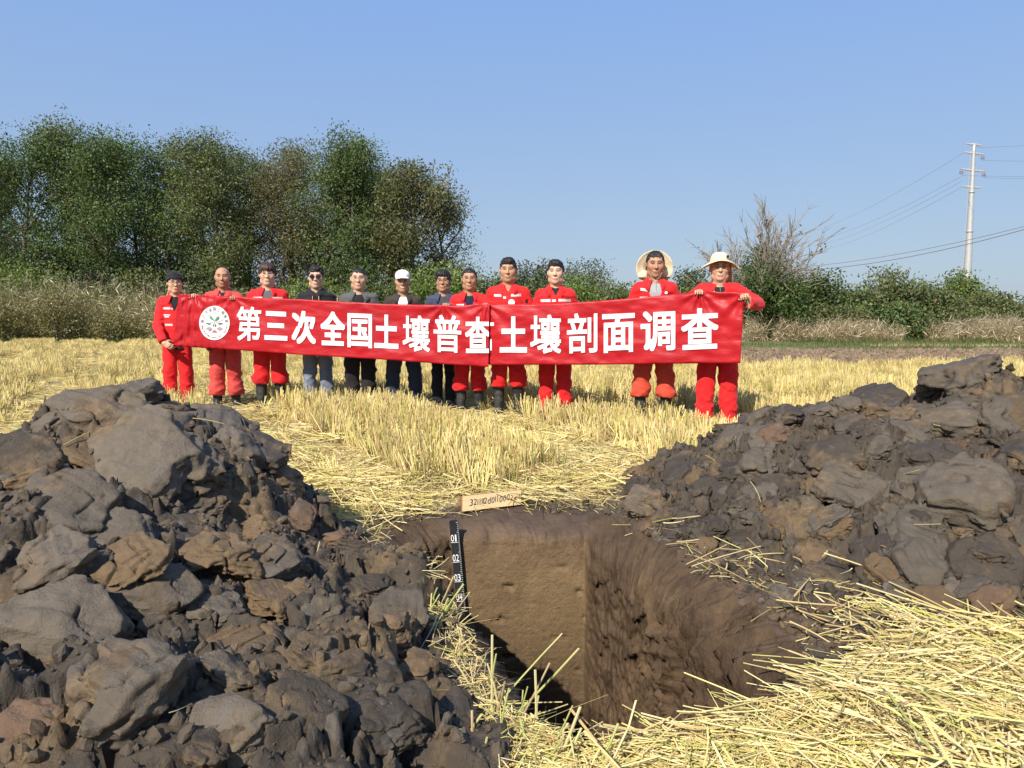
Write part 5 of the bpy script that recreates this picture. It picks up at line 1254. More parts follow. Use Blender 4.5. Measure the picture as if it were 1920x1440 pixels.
        G = Field((-0.11, -0.22, 0.0), (0.11, 0.0, 0.11), 0.006); q = G.Z - (0.056 - 0.9 * (G.X ** 2) / 0.09 * 0.35 + (G.Y + 0.09) * 0.18)
        G.D = np.maximum(np.abs(q) - 0.005, G.ell((0, -0.085, 0.05), (0.075, 0.085, 0.2))).astype(np.float32); V, F = G.mesh(); on_head('peak', V, F, M_WHITE, c_)
        V = [(0.028, -0.110, 0.098), (0.043, -0.105, 0.098), (0.043, -0.100, 0.106), (0.028, -0.104, 0.106)]; on_head('logo', np.array(V) + np.array([0, -0.006, 0]), np.array([[0, 1, 2, 3]]), M_INK, c_)
    elif hg in ('sunhat', 'sunhat_back'):
        V, F = [], None; mb = MB(); n_ = 48
        prof = [(0.001, 0.150), (0.04, 0.147), (0.068, 0.132), (0.084, 0.105), (0.090, 0.070), (0.093, 0.056), (0.13, 0.046), (0.165, 0.030), (0.178, 0.018), (0.178, 0.014), (0.165, 0.025), (0.128, 0.041), (0.090, 0.050), (0.086, 0.066), (0.08, 0.10), (0.06, 0.128), (0.001, 0.142)]
        A = np.arange(n_) / n_ * 2 * np.pi; VV = []
        for r_, z_ in prof:
            brim = smoothstep(0.095, 0.178, r_); zz = z_ - brim * 0.034 * np.cos(2 * A) * (1 if hg == 'sunhat' else 0.1) - 0.012 * brim * noise3(np.stack([np.cos(A) * 2, np.sin(A) * 2, 0 * A], 1), sd)
            VV.append(np.stack([r_ * np.cos(A) * (1.0 + 0.04 * brim), r_ * np.sin(A) * (1.08 - 0.06 * brim) + 0.01, zz], 1))
        VV = np.concatenate(VV); kk = np.arange(n_); k2_ = (kk + 1) % n_
        FF = np.concatenate([np.stack([i * n_ + kk, (i + 1) * n_ + kk, (i + 1) * n_ + k2_, i * n_ + k2_], 1) for i in range(len(prof) - 1)])[:, ::-1]
        if hg == 'sunhat': m_ = hm @ Matrix.Rotation(R(-2), 4, 'X') @ Matrix.Translation((0, 0.0, 0.006))
        else: m_ = Matrix.Translation((0.0, 0.150, hz - 0.015)) @ Matrix.Rotation(R(-84), 4, 'X') @ Matrix.Translation((0, 0, -0.06))
        h_ = on_head('sun_hat', VV, FF, M_STRAWHAT, root, True, m_)
        if hg == 'sunhat':
            U = np.linspace(0.25, 1.25, 15); Vv = []
            for j in range(7):
                for u in U: Vv.append((0.115 * math.sin(u) * (1 + 0.12 * j / 6), 0.02 + 0.118 * math.cos(u) + 0.012 * j / 6 + 0.006 * math.sin(u * 9) * j / 6, 0.040 - 0.165 * j / 6))
            i, j = np.meshgrid(np.arange(14), np.arange(6)); q = (j * 15 + i).ravel(); fo = on_head('neck_flap', Vv, np.stack([q, q + 15, q + 16, q + 1], 1), M_STRAWHAT, h_, True, m_)
            fo.modifiers.new('cloth', 'SOLIDIFY').thickness = 0.004
            mb = MB(); mb.box((0.066, -0.066, 0.100), (0.026, 0.008, 0.022), None, (0.2, 0, 0.75)); V = np.concatenate(mb.v); on_head('vent', V, np.concatenate(mb.f[4]), fab(BLACK), h_, False, m_)
        else:
            for sx in (-1, 1):
                Vv = [(sx * (0.075 + 0.045 * (i % 3)), 0.135 - 0.02 * (i // 3), hz - 0.05 - 0.036 * (i // 3) + 0.004 * math.sin(i)) for i in range(9)]
                F_ = np.array([[0, 1, 4, 3], [1, 2, 5, 4], [3, 4, 7, 6], [4, 5, 8, 7]]); fo = obj('neck_flap', mesh_from('neck_flap', Vv, F_), M_STRAWHAT, h_); fo.modifiers.new('cloth', 'SOLIDIFY').thickness = 0.004
        mb = MB()
        for sx in (-1, 1): mb.tube([(sx * 0.078, -0.02, hz + 0.01), (sx * 0.072, -0.045, hz - 0.06), (sx * 0.045, -0.07, hz - 0.125), (0.0, -0.075, hz - 0.165), (0.004, -0.135, hz - 0.24)], 0.0018, 5)
        mb.build('chin_cord', fab((0.45, 0.42, 0.36)), root, True)
    gl = cfg.get('glasses')
    if gl:
        mb = MB(); fr_ = 0.0022 if gl == 'dark' else 0.0014
        for sx in (-1, 1):
            ring(sx * 0.034, -0.106, 0.006, 0.025, 0.018 if gl != 'sun' else 0.020, mb, fr_ if gl != 'sun' else 0.002)
            mb.tube([(sx * 0.058, -0.104, 0.012), (sx * 0.078, -0.06, 0.012), (sx * 0.083, 0.02, 0.010)], fr_, 5)
        mb.tube([(-0.011, -0.108, 0.010), (0, -0.111, 0.013), (0.011, -0.108, 0.010)], fr_, 5)
        go = on_head('glasses', np.concatenate(mb.v), [np.concatenate(x) for x in mb.f.values()], M_FRAME if gl != 'thin' else M_WIRE)
        if gl == 'sun':
            for sx in (-1, 1):
                A = np.arange(18) / 18 * 2 * np.pi; V = [(sx * 0.034, -0.110, 0.005)] + [(sx * 0.034 + 0.026 * math.cos(a), -0.107 + 0.006 * abs(math.cos(a)), 0.005 + 0.0205 * math.sin(a)) for a in A]
                on_head('lens', V, np.array([[0, 1 + i, 1 + (i + 1) % 18] for i in range(18)]), M_LENS, go)
    return root

FAIR, MID, TAN, DEEP = (0.56, 0.355, 0.25), (0.54, 0.33, 0.22), (0.42, 0.235, 0.145), (0.40, 0.22, 0.135)
OVER = (0, -0.55, 0.83); PALM = (0, -0.83, -0.55)
GRIP = (0.75, 0.95, 0.7)
ST = [(-0.155, -0.06, 1.315, 0.026), (0.065, 0.155, 1.315, 0.026)]
PEOPLE = [
 dict(seed=1, px=327, top=510, H=1.655, tall=1.775, arm=1.12, skin=MID, hair=None, hat='beanie', glasses='dark', look=0.25, bulk=0.95, shirt=BLACK, neckup=0.02, belt=True,
      jacket=dict(c=RED, v=(1.26, 0.42), hem=0.80, hood=False, strips=[(-0.14, -0.05, 1.30, 0.028), (-0.042, -0.02, 1.295, 0.024), (-0.125, -0.03, 1.09, 0.028)], patches=[(-0.135, -0.055, 1.208, 1.220, (0.75, 0.7, 0.7)), (-0.125, -0.07, 1.185, 1.197, (0.75, 0.7, 0.7))]),
      hands={1: (364, 553, OVER, PALM, GRIP, (0.5, 0.4, -0.8), 0.03), -1: (318, 648, (0.72, -0.35, -0.45), (0.35, 0.85, -0.2), (0.5, 0.6, 0.5), (-0.7, 0.7, -0.2), -0.02)},
      trousers=dict(c=RED, wide=1.05), boot=0.10, label='man in black beanie and glasses gripping the lower end corner of the red banner'),
 dict(seed=2, px=417, top=500, H=1.72, skin=DEEP, hair=None, hat='skullcap', squint=True, stubble=True, shirt=BLACK, face=1.0, jacket=dict(c=RED_F, v=(1.37, 0.5)), hands={1: (437, 557, OVER, PALM, GRIP, (0.6, 0.4, -0.8), 0.03)},
      trousers=dict(c=RED_F, wide=1.12, cuff=0.19), label='tanned man with black cap pushed back and faded red overalls beside the beanie man'),
 dict(seed=3, px=501, top=491, H=1.765, tall=1.77, skin=FAIR, hair='bowl', hairmat=M_HAIRB, glasses='thin', look=0.05, shirt=(0.10, 0.10, 0.105), face=1.04, bulk=1.04, jacket=dict(c=RED, v=(1.25, 0.42), strips=[(-0.16, -0.06, 1.345, 0.026), (0.06, 0.17, 1.345, 0.026)]),
      trousers=dict(c=RED, wide=1.12, cuff=0.34, flare=1.05), label='man with brown fringe, thin glasses and grey tee under red overalls in black boots'),
 dict(seed=4, px=592, top=499, H=1.71, skin=FAIR, hair='short', glasses='sun', shirt=None, bulk=0.98, jacket=dict(c=BLACK, v=(1.42, 0.3), hood=True, collar=False, cords=[([(-0.035, 1.40), (-0.037, 1.33), (-0.036, 1.24)], (0.45, 0.25, 0.16), 0.004), ([(0.035, 1.40), (0.038, 1.33), (0.036, 1.24)], (0.45, 0.25, 0.16), 0.004)]),
      trousers=dict(c=JEAN, wide=0.96), boot=0.10, label='man wearing sunglasses, black hoodie and pale grey jeans'),
 dict(seed=5, px=672, top=503, H=1.675, skin=MID, hair='crop', glasses='thin', shirt=BLACK, face=1.07, bulk=1.08, jacket=dict(c=CHAR, v=(1.22, 0.50), collar_size=1.28), trousers=dict(c=(0.018, 0.015, 0.016), wide=1.12), boot=0.10, label='man in charcoal jacket with wide collar, black tee and black trousers'),
 dict(seed=6, px=755, top=510, H=1.635, skin=TAN, hair=None, hat='cap', smile=True, shirt=(0.76, 0.75, 0.74), jacket=dict(c=BROWN, v=(1.22, 0.42), collar_size=1.1), bulk=1.03, stance=0.135, trousers=dict(c=JEAN_D, wide=1.05), boot=0.10, label='smiling man in white baseball cap, white shirt and dark brown jacket'),
 dict(seed=7, px=831, top=508, H=1.645, skin=TAN, hair='fringe', glasses='dark', look=-0.1, shirt=(0.05, 0.05, 0.055), bulk=0.96, jacket=dict(c=NAVY, v=(1.27, 0.42)), hands={1: (834, 573, OVER, PALM, GRIP, (0.7, 0.4, -0.8), 0.03)}, trousers=dict(c=(0.012, 0.014, 0.02), wide=0.88), stance=0.075, boot=0.10, label='man in navy jacket, dark glasses and slim black trousers'),
 dict(seed=8, px=880, top=505, H=1.645, skin=TAN, hair='crop', glasses='thin', shirt=(0.012, 0.014, 0.035), neckup=-0.01, jacket=dict(c=RED, v=(1.24, 0.44), strips=ST, cords=[([(-0.07, 1.41), (-0.062, 1.33), (-0.05, 1.22)], (0.20, 0.06, 0.28), 0.005), ([(0.075, 1.41), (0.065, 1.33), (0.05, 1.22)], (0.20, 0.06, 0.28), 0.005)]),
      hands={1: (912, 571, OVER, PALM, GRIP, (0.7, 0.4, -0.8), 0.05)}, trousers=dict(c=RED, wide=1.1, cuff=0.31, flare=1.05), label='man in red overalls with purple lanyard and navy tee, hand at the banner fold'),
 dict(seed=9, px=953, top=485, H=1.748, skin=TAN, hair='short', squint=True, face=1.05, look=-0.08, bulk=1.06, shirt=None, jacket=dict(c=RED, v=(1.385, 0.5), placket=True, strips=[(-0.155, -0.075, 1.350, 0.026), (0.03, 0.14, 1.352, 0.028, 0.006), (-0.055, -0.025, 1.325, 0.024)], badges=[(0.035, 1.272, 0.036)], patches=[(0.185, 0.215, 1.27, 1.31, BLACK)]),
      trousers=dict(c=RED, wide=1.12, cuff=0.36, flare=1.05), label='tall man in red overalls with a round white chest badge and black boots'),
 dict(seed=10, px=1042, top=484, H=1.748, tall=1.77, skin=FAIR, hair='short', squint=True, look=-0.1, nod=-0.03, shirt=BLACK, neckup=0.03, bulk=1.0, jacket=dict(c=RED, v=(1.365, 0.5), placket=True, strips=[(-0.165, -0.06, 1.315, 0.028), (0.03, 0.165, 1.318, 0.028), (-0.04, 0.0, 1.315, 0.024)]), trousers=dict(c=RED, wide=1.02), boot=0.10, label='young man in red overalls with black turtleneck and trousers reaching his shoes'),
 dict(seed=11, px=1229, top=470, H=1.785, skin=DEEP, hair='crop', hat='sunhat_back', squint=True, look=0.05, nod=0.10, shirt=(0.30, 0.30, 0.31), neckup=-0.01, bulk=1.0, jacket=dict(c=RED, v=(1.20, 0.42), strips=[(-0.145, -0.07, 1.365, 0.026, -0.008)], badges=[(0.105, 1.335, 0.014)], patches=[(-0.15, -0.075, 1.285, 1.297, (0.75, 0.7, 0.7)), (-0.145, -0.10, 1.263, 1.275, (0.75, 0.7, 0.7))]),
      trousers=dict(c=RED_O, wide=1.08, cuff=0.30, flare=1.0), stance=0.115, label='tanned man with a beige sun hat hanging behind his head and orange red trousers'),
 dict(seed=12, px=1350, top=472, H=1.752, tall=1.79, skin=MID, hair=None, hat='sunhat', glasses='thin', face=1.08, bulk=1.05, shirt=BLACK, look=0.0, shrug=0.03, jacket=dict(c=RED, v=(1.29, 0.45), strips=[(-0.13, -0.05, 1.365, 0.026, 0.03), (0.06, 0.155, 1.362, 0.026, -0.01)]),
      hands={-1: (1311, 546, OVER, PALM, GRIP, (-0.8, 0.2, -0.7), 0.03), 1: (1399, 553, (-0.35, -0.35, 0.85), (-0.25, -0.85, -0.4), (1.0, 1.2, 0.8), (0.95, 0.05, -0.5), 0.02)},
      trousers=dict(c=RED, wide=1.12, flare=1.05), stance=0.11, boot=0.10, label='man wearing a beige sun hat, both hands gripping the top corner of the banner'),
]
for cfg in PEOPLE: person(cfg)
# ---------------------------------------------------------------- measuring ruler against the pit face
ra, rb_ = at_y(850.5, 975, 3.835), at_y(867.5, 1170, 3.835)
rd = (rb_ - ra) / np.linalg.norm(rb_ - ra); rs = np.cross(np.array([0, -1.0, 0]), rd); rs = rs / np.linalg.norm(rs); rs = rs if rs[0] > 0 else -rs
UNIT = np.linalg.norm(at_y(863.6, 1157, 3.835) - at_y(854, 1010, 3.835)) / 4.0       # one decimetre
ruler = empty('measuring_ruler', tuple(ra + rd * 0.62), 0, 'black measuring ruler with white numerals standing against the pit face', 'ruler')
M_RULER = simple('black_ruler', (0.022, 0.022, 0.025), 0.4, 0.4, 0.2, 20)
M_MARK = simple('ruler_white', (0.78, 0.78, 0.76), 0.5, 0.3, 0.04)
def rpt(u, v, off=0.0):
    """u across (-0.5..0.5), v metres down from the top"""
    return ra + rs * (u * 0.047) + rd * v + np.array([0, -off, 0])
W_ = []
for off in (0.004, -0.004):
    W_ += [rpt(-0.5, 0.006, off), rpt(-0.35, 0, off), rpt(0.35, 0, off), rpt(0.5, 0.006, off), rpt(0.5, 0.66, off), rpt(-0.5, 0.66, off)]
F6 = [np.array([[5, 4, 3, 2, 1, 0], [6, 7, 8, 9, 10, 11]]), np.array([[i, (i + 1) % 6, 6 + (i + 1) % 6, 6 + i] for i in range(6)])]
def rel(o): o.parent = ruler; o.matrix_parent_inverse = Matrix.Translation(-ruler.location)
rel(obj('blade', mesh_from('blade', W_, F6, False), M_RULER))
v0 = np.linalg.norm(at_y(854, 1010, 3.835) - ra)
marks = MB()
def quad_on(u0, u1, v, h): marks.add([rpt(u0, v - h, 0.0055), rpt(u1, v - h, 0.0055), rpt(u1, v + h, 0.0055), rpt(u0, v + h, 0.0055)], np.array([[0, 3, 2, 1]]))
for d_ in range(1, 6):
    base_v = v0 + (d_ - 1) * UNIT
    quad_on(-0.48, 0.25, base_v + 0.018, 0.0013)
    for di, ch in enumerate('%02d' % d_):
        o = obj('numeral', glyph_mesh(ch, lambda a, b, di=di, bv=base_v: tuple(rpt(-0.46 + di * 0.37 + a * (0.33 if ch != '1' else 0.16) + (0.08 if ch == '1' else 0), bv + 0.013 - b * 0.036, 0.0056)), 0.0, 1, 'numeral'), M_MARK); rel(o)
for i in range(62):
    v = v0 + 0.018 - UNIT + i * UNIT / 10
    if v > 0.012: quad_on(0.24 if i % 5 == 0 else 0.34, 0.48, v, 0.0008)
rel(marks.build('scale_marks', M_MARK))

# ---------------------------------------------------------------- wooden name board
c0, c1 = at_z(867, 957, 0.03), at_z(977, 944, 0.03)
ax = (c1 - c0); Lb = np.linalg.norm(ax); ax /= Lb; nb = np.cross(ax, np.array([0, 0, 1.0])); nb = nb if nb[1] < 0 else -nb; up = np.array([0, 0.16, 0.987]); 
nb2 = np.cross(ax, up); nb2 = nb2 / np.linalg.norm(nb2); nb2 = nb2 if nb2[1] < 0 else -nb2
Hb = 0.083; Tb = 0.024
board = empty('name_board', tuple((c0 + c1) / 2), 0, 'small pale wooden board with a handwritten number at the back rim of the pit', 'sign board')
def bpos(u, v, w): return c0 + ax * (u * Lb) + up * (v * Hb - 0.006) + nb2 * w
m_ = Mat('pale_wood', 0.6, 0.3); w_ = m_.coord('Object', (2, 2, 26)); m_.color(m_.ramp(m_.noise(w_, 4, 4), [(0.3, (0.66, 0.47, 0.24)), (0.7, (0.74, 0.54, 0.29))])); M_WOOD = m_.m
M_SIDE = simple('wood_edge', (0.30, 0.13, 0.07), 0.7, 0.2, 0.2, 30)
def relb(o): o.parent = board; o.matrix_parent_inverse = Matrix.Translation(-board.location); return o
V = [bpos(u, v, w) for w in (0, -Tb) for (u, v) in ((0, 0), (1, 0), (1, 1), (0, 1))]
relb(obj('panel', mesh_from('panel', V, np.array([[0, 1, 2, 3], [7, 6, 5, 4]]), False), M_WOOD))
relb(obj('edge_band', mesh_from('edge_band', V, np.array([[0, 3, 7, 4], [1, 5, 6, 2], [3, 2, 6, 7], [0, 4, 5, 1]]), False), M_SIDE))
txt = '321112d01100022'; x_ = 0.12
for i, ch in enumerate(txt):
    wch = 0.010 if ch == '1' else 0.050
    def mp(a, b, x_=x_, wch=wch, i=i): return tuple(bpos(x_ + (a + 0.25 * (b - 0.5)) * wch, 0.30 + 0.045 * math.sin(i * 1.7) * 0.6 + b * (0.40 if i % 3 else 0.44) + 0.10 * x_, 0.002))
    relb(obj('numeral', glyph_mesh('l' if ch == '1' else ch, mp, 0.0, 1, 'numeral'), M_INK)); x_ += wch + (0.026 if ch == '1' else 0.014)
# ---------------------------------------------------------------- trees, shrubs, reeds
def leaf_block(C, L, W, rng, droop=0.3):
    n = len(C); d = rng.normal(0, 1, (n, 3)); d[:, 2] -= droop; d /= np.linalg.norm(d, axis=1)[:, None]
    r = rng.normal(0, 1, (n, 3)); s = np.cross(d, r); s /= np.linalg.norm(s, axis=1)[:, None]
    V = np.stack([C, C + d * (L * 0.5)[:, None] + s * (W * 0.5)[:, None], C + d * L[:, None], C + d * (L * 0.5)[:, None] - s * (W * 0.5)[:, None]], 1).reshape(-1, 3)
    return V, np.arange(4 * n).reshape(-1, 4)
def leaf_cols(C, rng, tone, autumn=0.1):
    n = len(C); t = np.array(tone); c = t[None] * rng.uniform(0.78, 1.25, (n, 1))
    cl = fbm(C * 0.7, 2, int(rng.integers(999)))[:, None]; c = c * (1 + 0.35 * cl)
    a = rng.random(n) < autumn; c[a] = np.array([0.17, 0.125, 0.04]) * rng.uniform(0.6, 1.3, (a.sum(), 1))
    return np.repeat(np.clip(c, 0.005, 1), 4, 0)
def limb(mb, p, d, L, r0, r1, rng, n=7, up=0.25, wob=0.12):
    pts = [np.array(p, float)]; d = np.array(d, float); d /= np.linalg.norm(d)
    for i in range(n):
        d = d + rng.normal(0, wob, 3) + np.array([0, 0, up / n]); d /= np.linalg.norm(d); pts.append(pts[-1] + d * L / n)
    pts = np.array(pts); mb.tube(pts, np.linspace(r0, r1, n + 1), 6 if r0 > 0.05 else 4, caps=False); return pts
def grow(name, px, base_py, top_py, width_px, Y, seed, label, tone=(0.070, 0.095, 0.026), leaves=8500, autumn=0.12, sparse=1.0, group=None, cat='tree', crown0=0.30, leaf=0.17, trunks=1, bark=None):
    rng = np.random.default_rng(seed); b = at_y(px, base_py, Y); X = b[0]; Ht = at_y(px, top_py, Y)[2]; Rw = width_px / 2 / FOC * Y
    root = empty(name, (X, Y, 0), 0, label, cat, group); mb = MB(); ends = []
    for tnum in range(trunks):
        ang = rng.uniform(0, 6.28); lean = 0.10 if trunks > 1 else 0.03
        tp = limb(mb, (math.cos(ang) * 0.2 * (trunks > 1), math.sin(ang) * 0.2 * (trunks > 1), -0.1), (math.cos(ang) * lean, math.sin(ang) * lean, 1), Ht * 0.86, 0.012 * Ht + 0.02, 0.025, rng, 12, 0.05, 0.045)
        nb_ = int(17 / trunks) + 5
        for i in range(nb_):
            f = crown0 * 0.75 + (0.97 - crown0 * 0.75) * (i + rng.random()) / nb_; k = f * 12; j = min(int(k), 11); p = tp[j] + (tp[j + 1] - tp[j]) * (k - j)
            a = rng.uniform(0, 6.28); rel_ = (f - crown0) / (1 - crown0); prof = math.sin(min(1, max(0.08, rel_ * 0.8 + 0.22)) * math.pi) ** 0.6
            L = Rw * (0.45 + 0.75 * prof) * rng.uniform(0.7, 1.15); el = rng.uniform(0.35, 0.95) + 0.5 * rel_
            lp = limb(mb, p, (math.cos(a), math.sin(a), el), L, 0.008 * Ht * (1.1 - f) + 0.018, 0.012, rng, 6, 0.5, 0.12)
            ends += [lp[3], lp[4], lp[5], lp[6], lp[6]]
            for q in range(3):
                sp = lp[rng.integers(2, 6)]; l2 = limb(mb, sp, rng.normal(0, 1, 3) * 0.8 + np.array([0, 0, 0.7]), L * rng.uniform(0.3, 0.6), 0.016, 0.007, rng, 4, 0.3, 0.15); ends += [l2[2], l2[4], l2[4]]
        ends += [tp[-1], tp[-1], tp[-2]]
    E = np.array(ends); E[:, 2] = np.minimum(E[:, 2], Ht - 0.25)
    mb.build('trunk', bark or M_BARK, root, True)
    n = int(leaves * sparse); i = rng.integers(0, len(E), n); sg = 0.22 + 0.13 * Rw
    cs = rng.normal(0, 1, (len(E), 4, 3)) * sg * 0.8                      # each branch end carries a few separate clumps
    C = E[i] + cs[i, rng.integers(0, 4, n)] + rng.normal(0, 1, (n, 3)) * sg * 0.42 * np.array([1, 1, 0.85])
    C = C[(C[:, 2] > 0.25) & (C[:, 2] < Ht)]; n = len(C)
    V, F = leaf_block(C, leaf * rng.uniform(0.7, 1.3, n), leaf * 0.45 * rng.uniform(0.7, 1.3, n), rng)
    obj('crown', mesh_from('crown', V, F, False, leaf_cols(C, rng, tone, autumn)), M_LEAF, root)
    return root
TALL = 'tall dark green tree in the dense grove behind the people'
G1 = 'tall trees of the grove'
DG, OG, YG = (0.088, 0.130, 0.042), (0.108, 0.130, 0.046), (0.135, 0.185, 0.045)
trees = [(-75, 240, 190, 44.0, DG, 0.1), (45, 226, 175, 43.0, DG, 0.10), (120, 208, 165, 45.5, OG, 0.12), (218, 230, 175, 43.5, DG, 0.10), (325, 236, 180, 45.0, DG, 0.14), (430, 230, 180, 43.5, OG, 0.15), (612, 258, 150, 45.0, OG, 0.2), (690, 238, 170, 43.5, DG, 0.12),
         (170, 262, 150, 49.5, DG, 0.12), (275, 255, 150, 50.0, DG, 0.12), (385, 262, 150, 50, OG, 0.15), (470, 258, 150, 49, DG, 0.15), (650, 290, 150, 50, DG, 0.12), (20, 262, 150, 50, DG, 0.12), (552, 266, 170, 50, OG, 0.2), (735, 300, 150, 50, OG, 0.15)]
TREE_L = ['dark tree at the outer end of the grove beyond the reed bed', 'round topped tree over the middle of the tall reeds', 'tallest tree of the grove, rising above the tall reeds', 'full crowned tree between the tall reeds and the beanie man', 'dark tree behind the man in the black beanie',
          'olive tree behind the tanned man with the pushed back cap', 'pale olive tree behind the man in sunglasses', 'pointed dark tree behind the man in the charcoal jacket']
for i, (px, tp, w, Y, tone, au) in enumerate(trees):
    lb = TREE_L[i] if i < len(TREE_L) else 'tree of the back row of the grove, half hidden by the front row'
    grow('grove_tree', px, 640, tp, w, Y, 700 + i, lb, tone, 19000, au * 0.4, 1.0, G1, crown0=0.27, leaf=0.165)
grow('grove_tree', 535, 640, 255, 150, 44.5, 730, 'thin brownish tree with half bare crown in the middle of the grove', (0.125, 0.110, 0.052), 11000, 0.25, 1.0, None, crown0=0.3, leaf=0.15)
grow('grove_tree', 775, 640, 302, 165, 43.0, 731, 'broad olive tree near the end of the grove behind the white capped man', (0.105, 0.112, 0.044), 13000, 0.15, 1.0, None, crown0=0.26, leaf=0.2)
grow('grove_tree', 850, 640, 322, 120, 45.0, 732, 'loose airy tree at the open end of the grove with sky showing through', (0.12, 0.12, 0.06), 8500, 0.3, 1.0, None, crown0=0.2, leaf=0.15)
def shrub(px, tp, w, Y, seed, label, tone, leaves=3600, autumn=0.08, group=None, leaf=0.20, base=640):
    leaves = int(leaves * 1.9)
    rng = np.random.default_rng(seed); X = at_y(px, base, Y)[0]; Ht = at_y(px, tp, Y)[2]; Rw = w / 2 / FOC * Y
    root = empty('shrub', (X, Y, 0), 0, label, 'shrub', group); mb = MB(); ends = []
    for i in range(14):
        a = rng.uniform(0, 6.28); l = limb(mb, (rng.normal(0, 0.15), rng.normal(0, 0.15), -0.05), (math.cos(a) * rng.uniform(0.1, 1.0) * Rw / max(Ht, 0.5), math.sin(a) * 0.5, 1), Ht * rng.uniform(0.65, 0.98), 0.035, 0.008, rng, 6, 0.1, 0.12); ends += [l[2], l[3], l[4], l[5], l[6]]
    E = np.array(ends); mb.build('stems', M_BARK, root, True); mb = None
    nc = 70; u = rng.normal(0, 1, (nc, 3)); u /= np.linalg.norm(u, axis=1)[:, None]; u *= rng.random((nc, 1)) ** 0.4
    K = np.stack([u[:, 0] * Rw * 0.9, u[:, 1] * Rw * 0.7, Ht * 0.52 + u[:, 2] * Ht * 0.46], 1); K = np.concatenate([K, E])
    i = rng.integers(0, len(K), leaves); sg = 0.11 * Rw + 0.14; C = K[i] + rng.normal(0, 1, (leaves, 3)) * sg
    C = C[(C[:, 2] > 0.05) & (C[:, 2] < Ht + 0.1)]; n = len(C)
    V, F = leaf_block(C, leaf * rng.uniform(0.7, 1.3, n), leaf * 0.48 * rng.uniform(0.7, 1.3, n), rng)
    obj('foliage', mesh_from('foliage', V, F, False, leaf_cols(C, rng, tone, autumn)), M_LEAF, root); return root
UND, GU = 'shadowy green shrub deep inside the grove behind the front undergrowth', 'undergrowth of the grove'
UL = {0: 'wide green shrub at the outer end of the reed bed', 1: 'bright green shrub rising behind the middle of the reed bed', 2: 'low dark shrub behind the reeds next to the bright green one', 3: 'olive shrub behind the reeds nearest the beanie man', 4: 'low dark shrub between the beanie man and the tanned man', 5: 'olive shrub behind the tanned man',
      6: 'olive shrub between the fringed man and the man in sunglasses', 7: 'bright shrub behind the man in sunglasses', 8: 'dark shrub behind the man in the charcoal jacket', 9: 'olive shrub between the charcoal jacket and the white cap'}
for i, (px, tp, w, Y, tone) in enumerate([(-60, 500, 240, 41, YG), (60, 492, 200, 40.5, YG), (165, 545, 150, 40.5, DG), (265, 505, 150, 42, OG), (355, 560, 140, 41, DG), (430, 545, 140, 41.5, OG), (520, 540, 150, 42, OG), (600, 520, 140, 41, YG), (690, 535, 150, 41, DG), (740, 520, 130, 42, OG), (210, 470, 170, 47, DG), (440, 480, 190, 47, DG), (640, 480, 190, 47, DG), (60, 450, 170, 47, DG), (330, 480, 160, 47, DG)]):
    shrub(px, tp, w, Y, 760 + i, UL.get(i, UND), tone, 4200, 0.1, GU)
for i, (px, tp, w, lb) in enumerate([(20, 560, 120, 'olive weedy bush in front of the outer end of the reed bed'), (115, 545, 110, 'straggly brown green bush in front of the middle of the reed bed'), (215, 590, 110, 'low weedy bush at the foot of the reeds nearest the beanie man')]):
    shrub(px, tp, w, 36.2, 790 + i, lb, (0.15, 0.145, 0.055), 1500, 0.3, None, 0.13)
shrub(825, 487, 160, 40.5, 780, 'bright green spreading shrub behind the man in navy jacket', YG, 5200, 0.05)
GM = 'bushes behind the gap in the row of people'
ML = ['olive bush behind the man with the purple lanyard', 'dark bush behind the man with the round white badge', 'tall grey green bush between the badge man and the turtleneck man', 'rounded distant grey green tree top beside the turtleneck man', 'yellow green bush behind the turtleneck man', 'olive bush in the gap next to the turtleneck man', 'dark bush in the gap next to the man with his hat hanging back',
      'slim upright bush between the two sun hat men', 'yellow green bush between the two sun hat men', 'olive bush behind the man wearing his sun hat']
for i, (px, tp, w, Y, tone) in enumerate([(905, 515, 90, 43, OG), (945, 505, 90, 44, DG), (1000, 487, 100, 46, (0.085, 0.10, 0.048)), (1095, 486, 120, 58, (0.080, 0.095, 0.048)), (1070, 520, 150, 42, YG), (1150, 530, 120, 43, OG), (1195, 545, 110, 42, DG), (1290, 500, 60, 44, (0.09, 0.11, 0.05)), (1270, 540, 110, 42, YG), (1330, 530, 90, 41, OG)]):
    shrub(px, tp, w, Y, 800 + i, ML[i], tone, 3600, 0.06, GM)
shrub(1425, 462, 110, 38.2, 820, 'dark ivy covered thicket under the bare tree', (0.075, 0.110, 0.032), 5000, 0.03, None, 0.17)
shrub(1465, 520, 110, 38.0, 821, 'glossy green thicket spreading beside the bare tree trunk', (0.085, 0.130, 0.035), 4600, 0.03, None, 0.17)
GR = 'hedge row shrubs'
ORD = ['first', 'second', 'third', 'fourth', 'fifth', 'sixth', 'seventh', 'eighth', 'ninth', None, None, None, 'tenth']
RL = ['tall shrub in the back line of the hedge row, %s from the bare tree' % o if o else 'x' for o in ORD]
RL[9], RL[10], RL[11] = 'low olive shrub fronting the hedge row nearest the bare tree', 'low dark shrub fronting the middle of the hedge row', 'low olive shrub fronting the hedge row below the steel pole'
